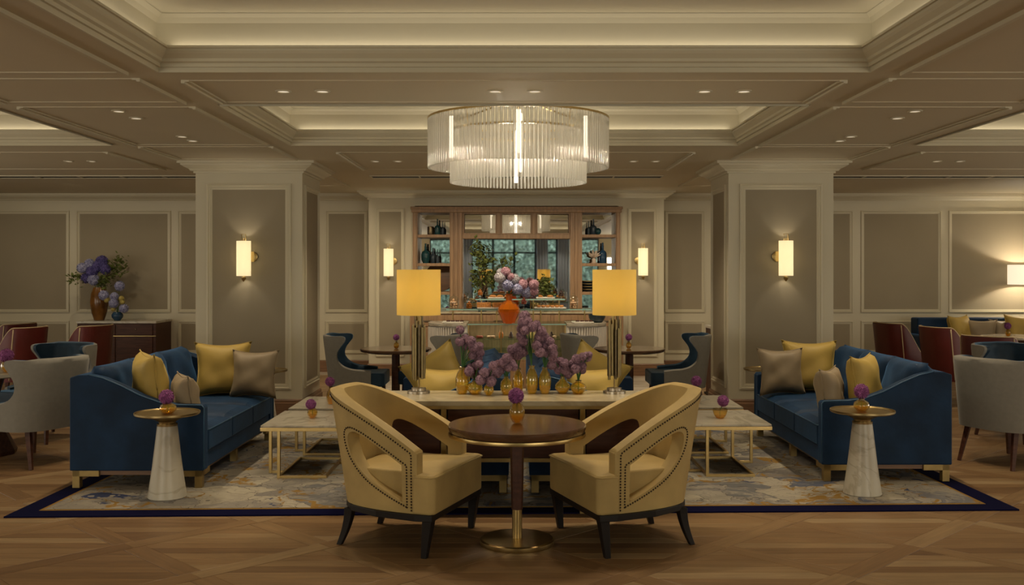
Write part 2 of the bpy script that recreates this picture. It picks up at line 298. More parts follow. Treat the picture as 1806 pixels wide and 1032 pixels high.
# ------------------------------------------------------------------ mesh helpers
class MB:
    def __init__(s): s.v = []; s.f = []; s.mi = []
    def add(s, vs, fs, mi=0):
        o = len(s.v); s.v += [tuple(v) for v in vs]; s.f += [tuple(i + o for i in f) for f in fs]; s.mi += [mi] * len(fs); return s
    def box(s, x0, x1, y0, y1, z0, z1, mi=0, mx=None):
        vs = [Vector(v) for v in ((x0, y0, z0), (x1, y0, z0), (x1, y1, z0), (x0, y1, z0), (x0, y0, z1), (x1, y0, z1), (x1, y1, z1), (x0, y1, z1))]
        if mx is not None: vs = [mx @ v for v in vs]
        return s.add(vs, [(0, 3, 2, 1), (4, 5, 6, 7), (0, 1, 5, 4), (1, 2, 6, 5), (2, 3, 7, 6), (3, 0, 4, 7)], mi)
    def prism(s, poly, z0, z1, mi=0, mx=None):
        n = len(poly); vs = [Vector((p[0], p[1], z0)) for p in poly] + [Vector((p[0], p[1], z1)) for p in poly]
        if mx is not None: vs = [mx @ v for v in vs]
        fs = [tuple(range(n - 1, -1, -1)), tuple(range(n, 2 * n))] + [(i, (i + 1) % n, n + (i + 1) % n, n + i) for i in range(n)]
        return s.add(vs, fs, mi)
    def lathe(s, prof, n=24, c=(0, 0, 0), mi=0, cap=True):
        vs = []; fs = []; m = len(prof)
        for (r, z) in prof:
            for k in range(n):
                a = 2 * math.pi * k / n; vs.append((c[0] + r * math.cos(a), c[1] + r * math.sin(a), c[2] + z))
        for i in range(m - 1):
            for k in range(n):
                k2 = (k + 1) % n; fs.append((i * n + k, i * n + k2, (i + 1) * n + k2, (i + 1) * n + k))
        if cap:
            if prof[0][0] > 1e-5: fs.append(tuple(range(n - 1, -1, -1)))
            if prof[-1][0] > 1e-5: fs.append(tuple((m - 1) * n + k for k in range(n)))
        return s.add(vs, fs, mi)
    def tube(s, pts, r, n=8, mi=0, closed=False):
        pts = [Vector(p) for p in pts]; m = len(pts); vs = []; fs = []
        rr = r if isinstance(r, (list, tuple)) else [r] * m
        ref = Vector((0, 0, 1))
        for i, p in enumerate(pts):
            if closed: t = pts[(i + 1) % m] - pts[i - 1]
            else: t = pts[min(i + 1, m - 1)] - pts[max(i - 1, 0)]
            t.normalize()
            a = t.cross(ref)
            if a.length < .05: a = t.cross(Vector((1, 0, 0)))
            a.normalize(); b = t.cross(a)
            for k in range(n):
                th = 2 * math.pi * k / n; vs.append(p + (a * math.cos(th) + b * math.sin(th)) * rr[i])
        for i in range(m if closed else m - 1):
            j = (i + 1) % m
            for k in range(n):
                k2 = (k + 1) % n; fs.append((i * n + k, j * n + k, j * n + k2, i * n + k2))
        if not closed: fs += [tuple(range(n)), tuple((m - 1) * n + k for k in range(n - 1, -1, -1))]
        return s.add(vs, fs, mi)
    def sweep(s, path, prof, closed=False, mi=0, capped=True):
        """profile of (offset to the left of travel, z) carried along an XY path with mitred corners"""
        P = [Vector((p[0], p[1])) for p in path]; n = len(P); vs = []; fs = []; m = len(prof)
        for i in range(n):
            d0 = (P[i] - P[i - 1]).normalized() if (closed or i > 0) else None
            d1 = (P[(i + 1) % n] - P[i]).normalized() if (closed or i < n - 1) else None
            if d0 is None: d0 = d1
            if d1 is None: d1 = d0
            n0 = Vector((-d0.y, d0.x)); n1 = Vector((-d1.y, d1.x)); mt = (n0 + n1); mt = mt / max(.2, mt.dot(n0))
            for (o, z) in prof: vs.append((P[i].x + mt.x * o, P[i].y + mt.y * o, z))
        for i in range(n if closed else n - 1):
            j = (i + 1) % n
            for k in range(m - 1): fs.append((i * m + k, j * m + k, j * m + k + 1, i * m + k + 1))
        if not closed and capped: fs += [tuple(range(m)), tuple((n - 1) * m + k for k in range(m - 1, -1, -1))]
        return s.add(vs, fs, mi)
    def build(s, name, mats, parent=None, smooth=False, bevel=0, seg=2, auto=None, kind=None, label=None, sub=0, loc=None, rot=None, fix=True):
        me = bpy.data.meshes.new(name); me.from_pydata(s.v, [], s.f)
        if not isinstance(mats, (list, tuple)): mats = [mats]
        for m in mats: me.materials.append(M[m])
        if len(mats) > 1: me.polygons.foreach_set('material_index', s.mi)
        if fix or bevel:
            b = bmesh.new(); b.from_mesh(me)
            if fix: bmesh.ops.recalc_face_normals(b, faces=b.faces)
            if bevel:
                es = [e for e in b.edges if len(e.link_faces) == 2 and e.calc_face_angle(0) > .5]
                bmesh.ops.bevel(b, geom=es, offset=bevel, segments=seg, profile=.6, affect='EDGES', clamp_overlap=True)
            b.to_mesh(me); b.free()
        if smooth or (bevel and seg >= 3):
            me.polygons.foreach_set('use_smooth', [True] * len(me.polygons))
            if auto is not None or bevel: 
                try: me.set_sharp_from_angle(angle=R(auto if auto else 50))
                except Exception: pass
        o = link(name, me, parent, kind, label, loc, rot)
        if bevel and seg >= 3: o.modifiers.new('weighted', 'WEIGHTED_NORMAL').keep_sharp = True
        return o
def link(name, me, parent=None, kind=None, label=None, loc=None, rot=None):
    o = bpy.data.objects.new(name, me); COL.objects.link(o)
    if parent is not None: o.parent = parent
    if kind: o['kind'] = kind
    if label: o['label'] = label
    if loc is not None: o.location = loc
    if rot is not None: o.rotation_euler = rot
    return o
def thing(name, label, cat, loc=(0, 0, 0), rz=0, group=None):
    o = bpy.data.objects.new(name, None); COL.objects.link(o); o.location = loc; o.rotation_euler = (0, 0, rz)
    o.empty_display_size = .1
    o['label'] = label; o['category'] = cat
    if group: o['group'] = group
    return o
def tag(o, label, cat, group=None):
    o['label'] = label; o['category'] = cat
    if group: o['group'] = group
    return o
def dup(root, loc, rz, label, group=None):
    def rec(o, par):
        c = o.copy(); COL.objects.link(c)
        if par is not None: c.parent = par
        for ch in kids.get(o.name, []): rec(ch, c)
        return c
    kids = {}
    stack = [root]
    while stack:
        o = stack.pop(); ch = list(o.children)
        kids[o.name] = ch; stack += ch
    r = rec(root, None); r.location = loc; r.rotation_euler = (root.rotation_euler[0], root.rotation_euler[1], rz)
    r['label'] = label
    if group: r['group'] = group
    return r
def catmull(pts, n=6, closed=False):
    P = [Vector(p) for p in pts]; out = []; m = len(P)
    for i in range(m if closed else m - 1):
        if closed: a, b, c, d = P[i - 1], P[i], P[(i + 1) % m], P[(i + 2) % m]
        else: a, b, c, d = P[max(i - 1, 0)], P[i], P[i + 1], P[min(i + 2, m - 1)]
        for k in range(n):
            t = k / n
            out.append(.5 * ((2 * b) + (c - a) * t + (2 * a - 5 * b + 4 * c - d) * t * t + (-a + 3 * b - 3 * c + d) * t ** 3))
    if not closed: out.append(P[-1])
    return out

# ================================================================== THE SETTING
# ---- floor: parquet of diagonal bands with plank-filled diamonds; every near plank is its own child
fl = MB(); fl.box(-9.7, 9.7, -4.2, 16.1, -.12, -.013); floor = fl.build('floor', 'parquet_wood', kind='structure')
def plank_mesh(poly, z0=-.013, z1=0.0, grain=0.0):
    """a board with slightly recessed edge; uv.x runs along the grain"""
    n = len(poly); cx = sum(p[0] for p in poly) / n; cy = sum(p[1] for p in poly) / n; ins = []
    for p in poly:
        d = math.hypot(p[0] - cx, p[1] - cy); k = max(0, 1 - .004 / max(d, .01)); ins.append((cx + (p[0] - cx) * k, cy + (p[1] - cy) * k))
    vs = [(p[0], p[1], z0) for p in poly] + [(p[0], p[1], z1 - .0012) for p in poly] + [(p[0], p[1], z1) for p in ins]
    fs = [(i, (i + 1) % n, n + (i + 1) % n, n + i) for i in range(n)] + [(n + i, n + (i + 1) % n, 2 * n + (i + 1) % n, 2 * n + i) for i in range(n)] + [tuple(range(2 * n, 3 * n))]
    c, s = math.cos(-grain), math.sin(-grain)
    uv = [(v[0] * c - v[1] * s, v[0] * s + v[1] * c) for v in vs]
    return vs, fs, uv
def mesh_uv(name, vs, fs, uv, tone=None, m='parquet_wood'):
    me = bpy.data.meshes.new(name); me.from_pydata(vs, [], fs); me.materials.append(M[m])
    lay = me.uv_layers.new(name='UVMap'); li = [0] * len(me.loops); me.loops.foreach_get('vertex_index', li)
    flat = []
    for i in li: flat += uv[i]
    lay.data.foreach_set('uv', flat)
    if tone is not None:
        at = me.attributes.new('tone', 'FLOAT', 'FACE'); at.data.foreach_set('value', tone)
    return me
A = .585; BW = .13; D = A - BW * .7071 - .002
DIAM = []
nrow = 9; hstrip = 2 * D / nrow
def wdt(y): return max(0, D - abs(y))
for i in range(nrow):
    y0 = -D + i * hstrip + .001; y1 = y0 + hstrip - .002
    pts = [(-wdt(y0), y0), (wdt(y0), y0)]
    if y0 < 0 < y1: pts.append((D, 0))
    pts += [(wdt(y1), y1), (-wdt(y1), y1)]
    if y0 < 0 < y1: pts.append((-D, 0))
    clean = []
    for p in pts:
        if not clean or math.hypot(p[0] - clean[-1][0], p[1] - clean[-1][1]) > .004: clean.append(p)
    if math.hypot(clean[0][0] - clean[-1][0], clean[0][1] - clean[-1][1]) < .004: clean.pop()
    DIAM.append(clean)
L1 = A * 1.41421; q = math.sqrt(.5)
def rect_at(cx, cy, ln, w, ang):
    c, s = math.cos(ang), math.sin(ang)
    return [(cx + x * c - y * s, cy + x * s + y * c) for x, y in ((-ln / 2, -w / 2), (ln / 2, -w / 2), (ln / 2, w / 2), (-ln / 2, w / 2))]
BANDS = [(rect_at(A / 2, A / 2 - A, L1 - .002 , BW - .002, R(45)), R(45)), (rect_at(-A / 2, A / 2 - A, L1 - BW - .002, BW - .002, R(-45)), R(-45))]
protos = []
for i, p in enumerate(DIAM): protos.append(mesh_uv('plank', *plank_mesh(p)))
for p, g in BANDS: protos.append(mesh_uv('plank', *plank_mesh(p, grain=g)))
cells = []
for k in range(-9, 10):
    for j in range(-16, 10):
        for off in (0, 1):
            cx = .04 + .585 * off + k * 1.17; cy = 5.36 + .585 * (off) + j * 1.17 + .0
            if -9.6 < cx < 9.6 and -4.1 < cy < 16.0: cells.append((cx, cy))
def inmarble(x, y): return -2.12 < x < 2.12 and y > 13.25
vis = [c for c in cells if c[1] > 4.9 and abs(c[0] - .02) < c[1] * .56 and not (abs(c[0]) < 3.0 and 7.0 < c[1] < 11.2)]
vis.sort(key=lambda c: c[1] + (.0 if abs(c[0]) < 4.5 else .0)); near = set(vis[:27])
rv, rf, ru, rt = [], [], [], []
rnd = random.Random(3)
for c in cells:
    for pi, me in enumerate(protos):
        if c in near: link('plank', me, floor, loc=(c[0], c[1], 0))
        else:
            poly = DIAM[pi] if pi < len(DIAM) else BANDS[pi - len(DIAM)][0]
            gr = 0 if pi < len(DIAM) else BANDS[pi - len(DIAM)][1]
            pl = [(p[0] + c[0], p[1] + c[1]) for p in poly]
            mx_, my_ = sum(p[0] for p in pl) / len(pl), sum(p[1] for p in pl) / len(pl)
            if inmarble(mx_, my_): continue
            v_, f_, u_ = plank_mesh(pl, grain=gr); o_ = len(rv); off_ = rnd.random() * 9
            rv += v_; rf += [tuple(i + o_ for i in f) for f in f_]; ru += [(a + off_, b_) for a, b_ in u_]; rt += [rnd.random()] * len(f_)
link('plank', mesh_uv('plank', rv, rf, ru, rt), floor, kind='stuff')
mb = MB()
for i in range(7):
    for j in range(4): mb.box(-2.12 + i * .606, -2.12 + i * .606 + .603, 13.22 + j * .55, 13.22 + j * .55 + .547, -.012, .003)
mb.build('marble_tile', 'floor_marble', floor, kind='stuff', bevel=.001, seg=1)
mb = MB(); mb.box(-3.9, -2.13, 15.55, 15.98, -.012, .003); mb.build('marble_border', 'floor_marble', floor)
mb = MB(); mb.box(2.13, 3.9, 15.55, 15.98, -.012, .003); mb.build('marble_border', 'floor_marble', floor)

# ---- ceiling: soffit slabs with coffers cut out, higher ceiling above
mb = MB()
xs = [-9.7, -8.3, -3.88, -2.18, 2.18, 3.88, 8.3, 9.7]; ys = [-4.2, -2.4, 1.0, 6.07, 7.3, 9.66, 16.1]
for i in range(7):
    for j in range(6):
        cx, cy = (xs[i] + xs[i + 1]) / 2, (ys[j] + ys[j + 1]) / 2
        if any(x0 < cx < x1 and y0 < cy < y1 for (x0, x1, y0, y1) in COFFERS): continue
        mb.box(xs[i], xs[i + 1], ys[j], ys[j + 1], ZS, ZC)
ceiling = mb.build('ceiling', 'soffit_paint', kind='structure')
mb = MB(); mb.box(-9.7, 9.7, -4.2, 16.1, ZC + .001, ZC + .12); mb.build('upper_ceiling', 'ceiling_paint', ceiling)
# liner boards give the coffer sides the paler paint
prof = [(0, ZS - .012), (.015, ZS - .012), (.015, ZS + .018), (.032, ZS + .018), (.032, ZS + .04), (.05, ZS + .048), (.05, ZS + .066), (.075, ZS + .09), (.085, ZS + .105), (.085, ZS + .12), (.10, ZS + .12), (.10, ZS + .134), (.012, ZS + .128)]
for n, (x0, x1, y0, y1) in enumerate(COFFERS):
    mb = MB(); mb.sweep([(x0, y0), (x1, y0), (x1, y1), (x0, y1)], prof, closed=True); mb.build('trim_%d' % (n + 1), 'cream_paint', kind='structure')
    mb = MB(); mb.sweep([(x0, y0), (x1, y0), (x1, y1), (x0, y1)], [(.004, ZS + .12), (.004, ZC - .05), (.02, ZC - .02), (.05, ZC - .001)], closed=True)
    mb.build('coffer_lining', 'ceiling_paint', ceiling)
# flat applied mouldings on the soffits (rectangles of trim strip)
def soffit_frame(x0, x1, y0, y1, w=.05, t=.022):
    for x, d in ((x0, 1), (x1, -1)):              # bold mouldings along the beam
        mb = MB(); mb.sweep([(x, y0), (x, y1)] if d < 0 else [(x, y1), (x, y0)], [(0, ZS + .001), (0, ZS - t), (w * .4, ZS - t), (w * .5, ZS - t * .55), (w, ZS - t * .5), (w, ZS + .001)])
        mb.build('soffit_moulding', 'cream_paint', ceiling)
    for y, d in ((y0, 1), (y1, -1)):              # slim beads across it
        mb = MB(); mb.sweep([(x0 + w, y), (x1 - w, y)] if d > 0 else [(x1 - w, y), (x0 + w, y)], [(0, ZS + .001), (.004, ZS - .006), (.02, ZS - .006), (.024, ZS + .001)])
        mb.build('soffit_bead', 'soffit_paint', ceiling)
for sgn in (-1, 1):
    for (a, b) in ((-2.2, 6.12), (6.30, 7.2), (7.4, 9.66), (9.79, 10.9), (11.1, 12.6), (12.8, 14.4)):
        x0, x1 = sorted((sgn * 2.37, sgn * 3.70)); soffit_frame(x0, x1, a, b)
    x0, x1 = sorted((sgn * 4.19, sgn * 8.2))
    soffit_frame(x0, x1, 10.26, 12.0); soffit_frame(x0, x1, 6.3, 7.12)
soffit_frame(-2.13, 2.13, 6.36, 7.2); soffit_frame(-1.84, 1.87, 10.27, 12.05)
# linear air diffusers in the soffit
def diffuser(x0, x1, y, n):
    t = thing('air_diffuser', n, 'air vent', ((x0 + x1) / 2, y, ZS - .004)); w = (x1 - x0) / 2
    mb = MB(); mb.box(-w, w, -.13, .13, -.004, .003); mb.build('slot', 'shadow_black', t)
    mb = MB(); mb.box(-w, w, -.15, -.13, -.012, .003); mb.box(-w, w, .13, .15, -.012, .003)
    mb.build('frame', 'cream_paint', t)
    k = int(2 * w / .55)
    for i in range(k + 1):
        mb = MB(); mb.box(-w + i * 2 * w / k - .008, -w + i * 2 * w / k + .008, -.13, .13, -.010, .0); mb.build('divider', 'cream_paint', t)
diffuser(-1.86, 1.92, 12.95, 'long black slot air diffuser in the ceiling before the display cabinet wall')
diffuser(-8.4, -4.0, 12.95, 'long black slot air diffuser in the ceiling at left, before the sideboard wall')
diffuser(4.0, 8.4, 12.95, 'long black slot air diffuser in the ceiling at right, before the lamp-lit wall')
# downlights
DLAB = []
for a, b, w in (('left', 'right', 'of the beam pair left of the chandelier'), ('left', 'right', 'of the beam pair directly in front of the chandelier'), ('left', 'right', 'of the beam pair right of the chandelier'),
                ('nearest', 'second nearest', 'in the beam leading to the left pillar'), ('third nearest', 'farthest', 'in the beam leading to the left pillar'),
                ('nearest', 'second nearest', 'in the beam leading to the right pillar'), ('third nearest', 'farthest', 'in the beam leading to the right pillar'),
                ('left', 'right', 'of the far pair above the sideboard side'), ('left', 'right', 'of the far pair at the right, above the red chairs'),
                ('left', 'right', 'of the far pair left behind the chandelier'), ('left', 'right', 'of the far pair right behind the chandelier')):
    DLAB += ['small recessed ceiling downlight, %s %s' % (a, w), 'small recessed ceiling downlight, %s %s' % (b, w)]
mb = MB(); mb.lathe([(.055, .0), (.055, -.006), (.040, -.008), (.038, .0)], 20, cap=False); ring0 = mb.build('trim_ring', 'cream_paint')
mb = MB(); mb.lathe([(.0, -.003), (.038, -.003)], 20, cap=False); lens0 = mb.build('lens', 'downlight_lens')
for i, (x, y) in enumerate(DOWN):
    t = thing('ceiling_downlight', DLAB[i], 'ceiling light', (x, y, ZS - .001), 0, 'recessed downlights')
    if i == 0: ring0.parent = t; lens0.parent = t
    else:
        for s_ in (ring0, lens0):
            c = s_.copy(); COL.objects.link(c); c.parent = t
# ---- walls
CROWN = [(0, 2.73), (.02, 2.73), (.02, 2.75), (.045, 2.755), (.06, 2.775), (.09, 2.79), (.13, 2.815), (.13, 2.828), (.16, 2.832), (.16, ZS), (0, ZS)]
BASE = [(0, .19), (.012, .19), (.02, .175), (.02, .15), (.03, .145), (.03, .0), (0, 0)]
def panel(par, x0, x1, z0, z1, face, fabric='panel_fabric', ax='y', sgn=-1, w=.05):
    """recessed fabric panel with a stepped wooden moulding; sgn: side the room is on along ax"""
    def place(mb, name, m):
        if ax == 'y': mx = Matrix.Translation((0, face, 0))
        else: mx = Matrix.Translation((face, 0, 0)) @ Matrix.Rotation(R(90), 4, 'Z')
        mb.v = [tuple(mx @ Vector(v)) for v in mb.v]; mb.build(name, m, par)
    s = sgn if ax == 'y' else -sgn
    mb = MB(); y0, y1 = sorted((0.0, s * .006)); mb.box(x0 + w, x1 - w, y0, y1, z0 + w, z1 - w); place(mb, 'fabric_panel', fabric)
    mb = MB(); prof = [(0, .0), (0, .022), (w * .3, .026), (w * .42, .014), (w * .75, .016), (w * .8, .007), (w, .007), (w, 0)]
    loop = [(x0, z0), (x1, z0), (x1, z1), (x0, z1)]; n = len(prof)
    for (cx, cz) in loop:
        ix = 1 if cx == x0 else -1; iz = 1 if cz == z0 else -1
        for (o, d) in prof: mb.v.append((cx + ix * o, s * d, cz + iz * o))
    for i in range(4):
        j = (i + 1) % 4
        for k in range(n - 1): mb.f.append((i * n + k, j * n + k, j * n + k + 1, i * n + k + 1)); mb.mi.append(0)
    place(mb, 'panel_moulding', 'cream_paint')
mb = MB(); mb.box(-9.7, -2.25, 16.0, 16.2, 0, ZS); mb.box(2.315, 9.7, 16.0, 16.2, 0, ZS)
mb.box(-2.25, -1.54, 15.4, 16.2, 0, ZS); mb.box(1.61, 2.315, 15.4, 16.2, 0, ZS); mb.box(-1.54, 1.61, 15.4, 16.2, 2.63, ZS); mb.box(-1.54, 1.61, 15.95, 16.2, 0, 2.63)
wall_back = mb.build('wall_back', 'cream_paint', kind='structure')
for (x0, x1) in ((-9.3, -8.77), (-8.65, -7.15), (-7.03, -5.52), (-5.40, -3.86), (-3.03, -2.36), (2.42, 3.06), (3.9, 5.44), (5.57, 6.86), (6.98, 8.6), (8.72, 9.4)):
    panel(wall_back, x0, x1, .957, 2.59, 16.0); panel(wall_back, x0, x1, .30, .82, 16.0)
for (x0, x1) in ((-2.14, -1.70), (1.76, 2.21)): panel(wall_back, x0, x1, .30, 2.59, 15.4)
path = [(2.32, 16.0), (2.315, 15.4), (-2.25, 15.4), (-2.25, 16.0)]
mb = MB(); mb.sweep([(9.7, 16.0), (2.315, 16.0), (2.315, 15.4), (-2.25, 15.4), (-2.25, 16.0), (-9.7, 16.0)], [(a, b) for a, b in CROWN]); mb.build('crown_moulding', 'cream_paint', wall_back)
mb = MB(); mb.sweep([(9.7, 16.0), (2.315, 16.0), (2.315, 15.4), (1.62, 15.4)], BASE); mb.build('baseboard', 'skirting_wood', wall_back)
mb = MB(); mb.sweep([(-1.55, 15.4), (-2.25, 15.4), (-2.25, 16.0), (-9.7, 16.0)], BASE); mb.build('baseboard', 'skirting_wood', wall_back)
for side, sx in (('left', -1), ('right', 1)):
    mb = MB(); x0, x1 = sorted((sx * 9.5, sx * 9.7)); mb.box(x0, x1, -4.2, 16.2, 0, ZS); wl = mb.build('wall_' + side, 'cream_paint', kind='structure')
    for k in range(9): panel(wl, -3.6 + k * 2.15, -3.6 + k * 2.15 + 1.95, .957, 2.59, sx * 9.5, ax='x', sgn=-sx)
# wall behind the lens, with the garden windows the mirror shows
mb = MB(); mb.box(-9.7, -3.0, -4.2, -4.0, 0, ZS); mb.box(3.0, 9.7, -4.2, -4.0, 0, ZS); mb.box(-3.0, 3.0, -4.2, -4.0, 2.78, ZS); mb.box(-3, 3, -4.2, -4.0, 0, .12)
mb.build('wall_front', 'cream_paint', kind='structure')
for w in range(2):
    x0 = -3.0 + 3.0 * w; mb = MB()
    mb.box(x0, x0 + 3.0, -4.13, -4.05, .12, .2); mb.box(x0, x0 + 3.0, -4.13, -4.05, 2.68, 2.78)
    for k in range(5): mb.box(x0 + k * .75 - .04, x0 + k * .75 + .04, -4.13, -4.05, .2, 2.68)
    mb.box(x0, x0 + 3.0, -4.11, -4.07, 2.2, 2.26)
    wf = mb.build('window_%d' % (w + 1), 'ebony_wood', kind='structure')
    for k in range(4):
        mb = MB(); mb.box(x0 + k * .75 + .04, x0 + k * .75 + .71, -4.095, -4.085, .2, 2.68); mb.build('pane', 'window_glass', wf)
for k, (cx, lb) in enumerate(((-1.68, 'pale blue curtain hanging at the garden window, leftmost in the mirror'), (.98, 'pale blue curtain hanging at the garden window, right of centre in the mirror'), (1.72, 'pale blue curtain hanging at the garden window, rightmost in the mirror'))):
    pts = [(cx - .2 + i * .02, -3.9 + .03 * math.sin(i * 1.3)) for i in range(21)]
    mb = MB(); mb.sweep(pts, [(0, .02), (0, 2.7), (.006, 2.7), (.006, .02)]); tag(mb.build('curtain', 'curtain_blue', smooth=True, auto=40), lb, 'curtain')
mb = MB(); mb.box(-12, 12, -12, -4.2, -.15, -.02); mb.build('terrace', 'paving', kind='structure')
mb = MB(); rnd = random.Random(5)
mb.box(-9, 9, -8.2, -7.8, -.02, 4.2)
for i in range(5200):
    x = rnd.uniform(-5, 5); z = rnd.uniform(0, 4.2); y = -7.8 + rnd.uniform(0, .18); a = rnd.uniform(0, 6.28); s_ = rnd.uniform(.05, .11); u = Vector((math.cos(a), rnd.uniform(-.6, .6), math.sin(a))) * s_; v_ = Vector((-math.sin(a), rnd.uniform(-.6, .6), math.cos(a))) * s_ * .6; p = Vector((x, y, z))
    mb.add([p - u, p + v_, p + u, p - v_], [(0, 1, 2, 3)])
o = mb.build('garden_hedge', 'hedge', fix=False); o['kind'] = 'stuff'; tag(o, 'green ivy hedge wall outside the windows, seen in the cabinet mirror', 'hedge')

# ---- pillars
def pillar(x0, x1, y0, y1, lb):
    t = thing('pillar', lb, 'pillar', ((x0 + x1) / 2, (y0 + y1) / 2, 0)); hx, hy = (x1 - x0) / 2, (y1 - y0) / 2
    mb = MB(); mb.box(-hx, hx, -hy, hy, 0, ZS); mb.build('shaft', 'cream_paint', t)
    panel(t, -hx + .125, hx - .125, .30, 2.61, -hy, w=.065)
    for s in (-1, 1): panel(t, -hy + .10, hy - .10, .30, 2.61, s * hx, ax='x', sgn=s, w=.065)
    loop = [(-hx, -hy), (-hx, hy), (hx, hy), (hx, -hy)]
    mb = MB(); mb.sweep(loop, CROWN, closed=True); mb.build('crown_moulding', 'cream_paint', t)
    mb = MB(); mb.sweep(loop, BASE, closed=True); mb.build('baseboard', 'skirting_wood', t)
    return t
pillar(-3.585, -2.385, 11.2, 12.2, 'broad cream panelled pillar behind the left blue sofa')
pillar(2.41, 3.59, 11.2, 12.2, 'broad cream panelled pillar behind the right blue sofa')
# the slim dark post standing by the right pillar
t = thing('post', 'slim dark wooden post with pale cap standing left of the right pillar', 'post', (2.56, 13.0, 0))
mb = MB(); mb.box(-.02, .02, -.2, .2, .03, .88); mb.build('panel', 'dark_wood', t, bevel=.004)
mb = MB(); mb.box(-.03, .03, -.21, .21, .88, .915); mb.build('cap', 'white_ceramic', t, bevel=.004)
mb = MB(); mb.box(-.04, .04, -.22, .22, 0, .03); mb.build('base', 'ebony_wood', t, bevel=.004)

# ---- rug
def rug():
    t = thing('rug', 'large rug with abstract beige, grey and ochre pattern and navy border', 'rug', (0, 9.0, .001))
    q_ = [(-3.385, 6.60), (3.45, 6.80), (3.34, 11.1), (-3.30, 11.1)]
    def inset(q, d):
        n = len(q); out = []
        for i in range(n):
            p, a, b = Vector(q[i]), Vector(q[i - 1]), Vector(q[(i + 1) % n]); u = (a - p).normalized(); v = (b - p).normalized()
            out.append(tuple(p + (u + v) * d / max(.2, abs(u.cross(v)) if False else 1)))
        return out
    def quad(q, z0, z1, name, m):
        mb = MB(); mb.prism([(x, y - 9.0) for x, y in q], z0, z1); return mb.build(name, m, t)
    quad(q_, 0, .009, 'border', 'navy_wool'); quad(inset(q_, .155), .0092, .0112, 'gold_stripe', 'gold_wool'); quad(inset(q_, .18), .0115, .0135, 'patterned_field', 'rug_pattern')
rug()

# ================================================================== FURNITURE
def in_poly(x, y, poly):
    c = False; n = len(poly); j = n - 1
    for i in range(n):
        xi, yi = poly[i]; xj, yj = poly[j]
        if (yi > y) != (yj > y) and x < (xj - xi) * (y - yi) / (yj - yi) + xi: c = not c
        j = i
    return c
def near_edge(x, y, poly, d):
    n = len(poly)
    for i in range(n):
        ax, ay = poly[i]; bx, by = poly[(i + 1) % n]; vx, vy = bx - ax, by - ay
        t = max(0, min(1, ((x - ax) * vx + (y - ay) * vy) / max(1e-9, vx * vx + vy * vy)))
        if math.hypot(x - ax - t * vx, y - ay - t * vy) < d: return True
    return False
def densify(poly, d):
    out = []; n = len(poly)
    for i in range(n):
        a, b = poly[i], poly[(i + 1) % n]; k = max(1, int(math.hypot(b[0] - a[0], b[1] - a[1]) / d))
        out += [(a[0] + (b[0] - a[0]) * t / k, a[1] + (b[1] - a[1]) * t / k) for t in range(k)]
    return out
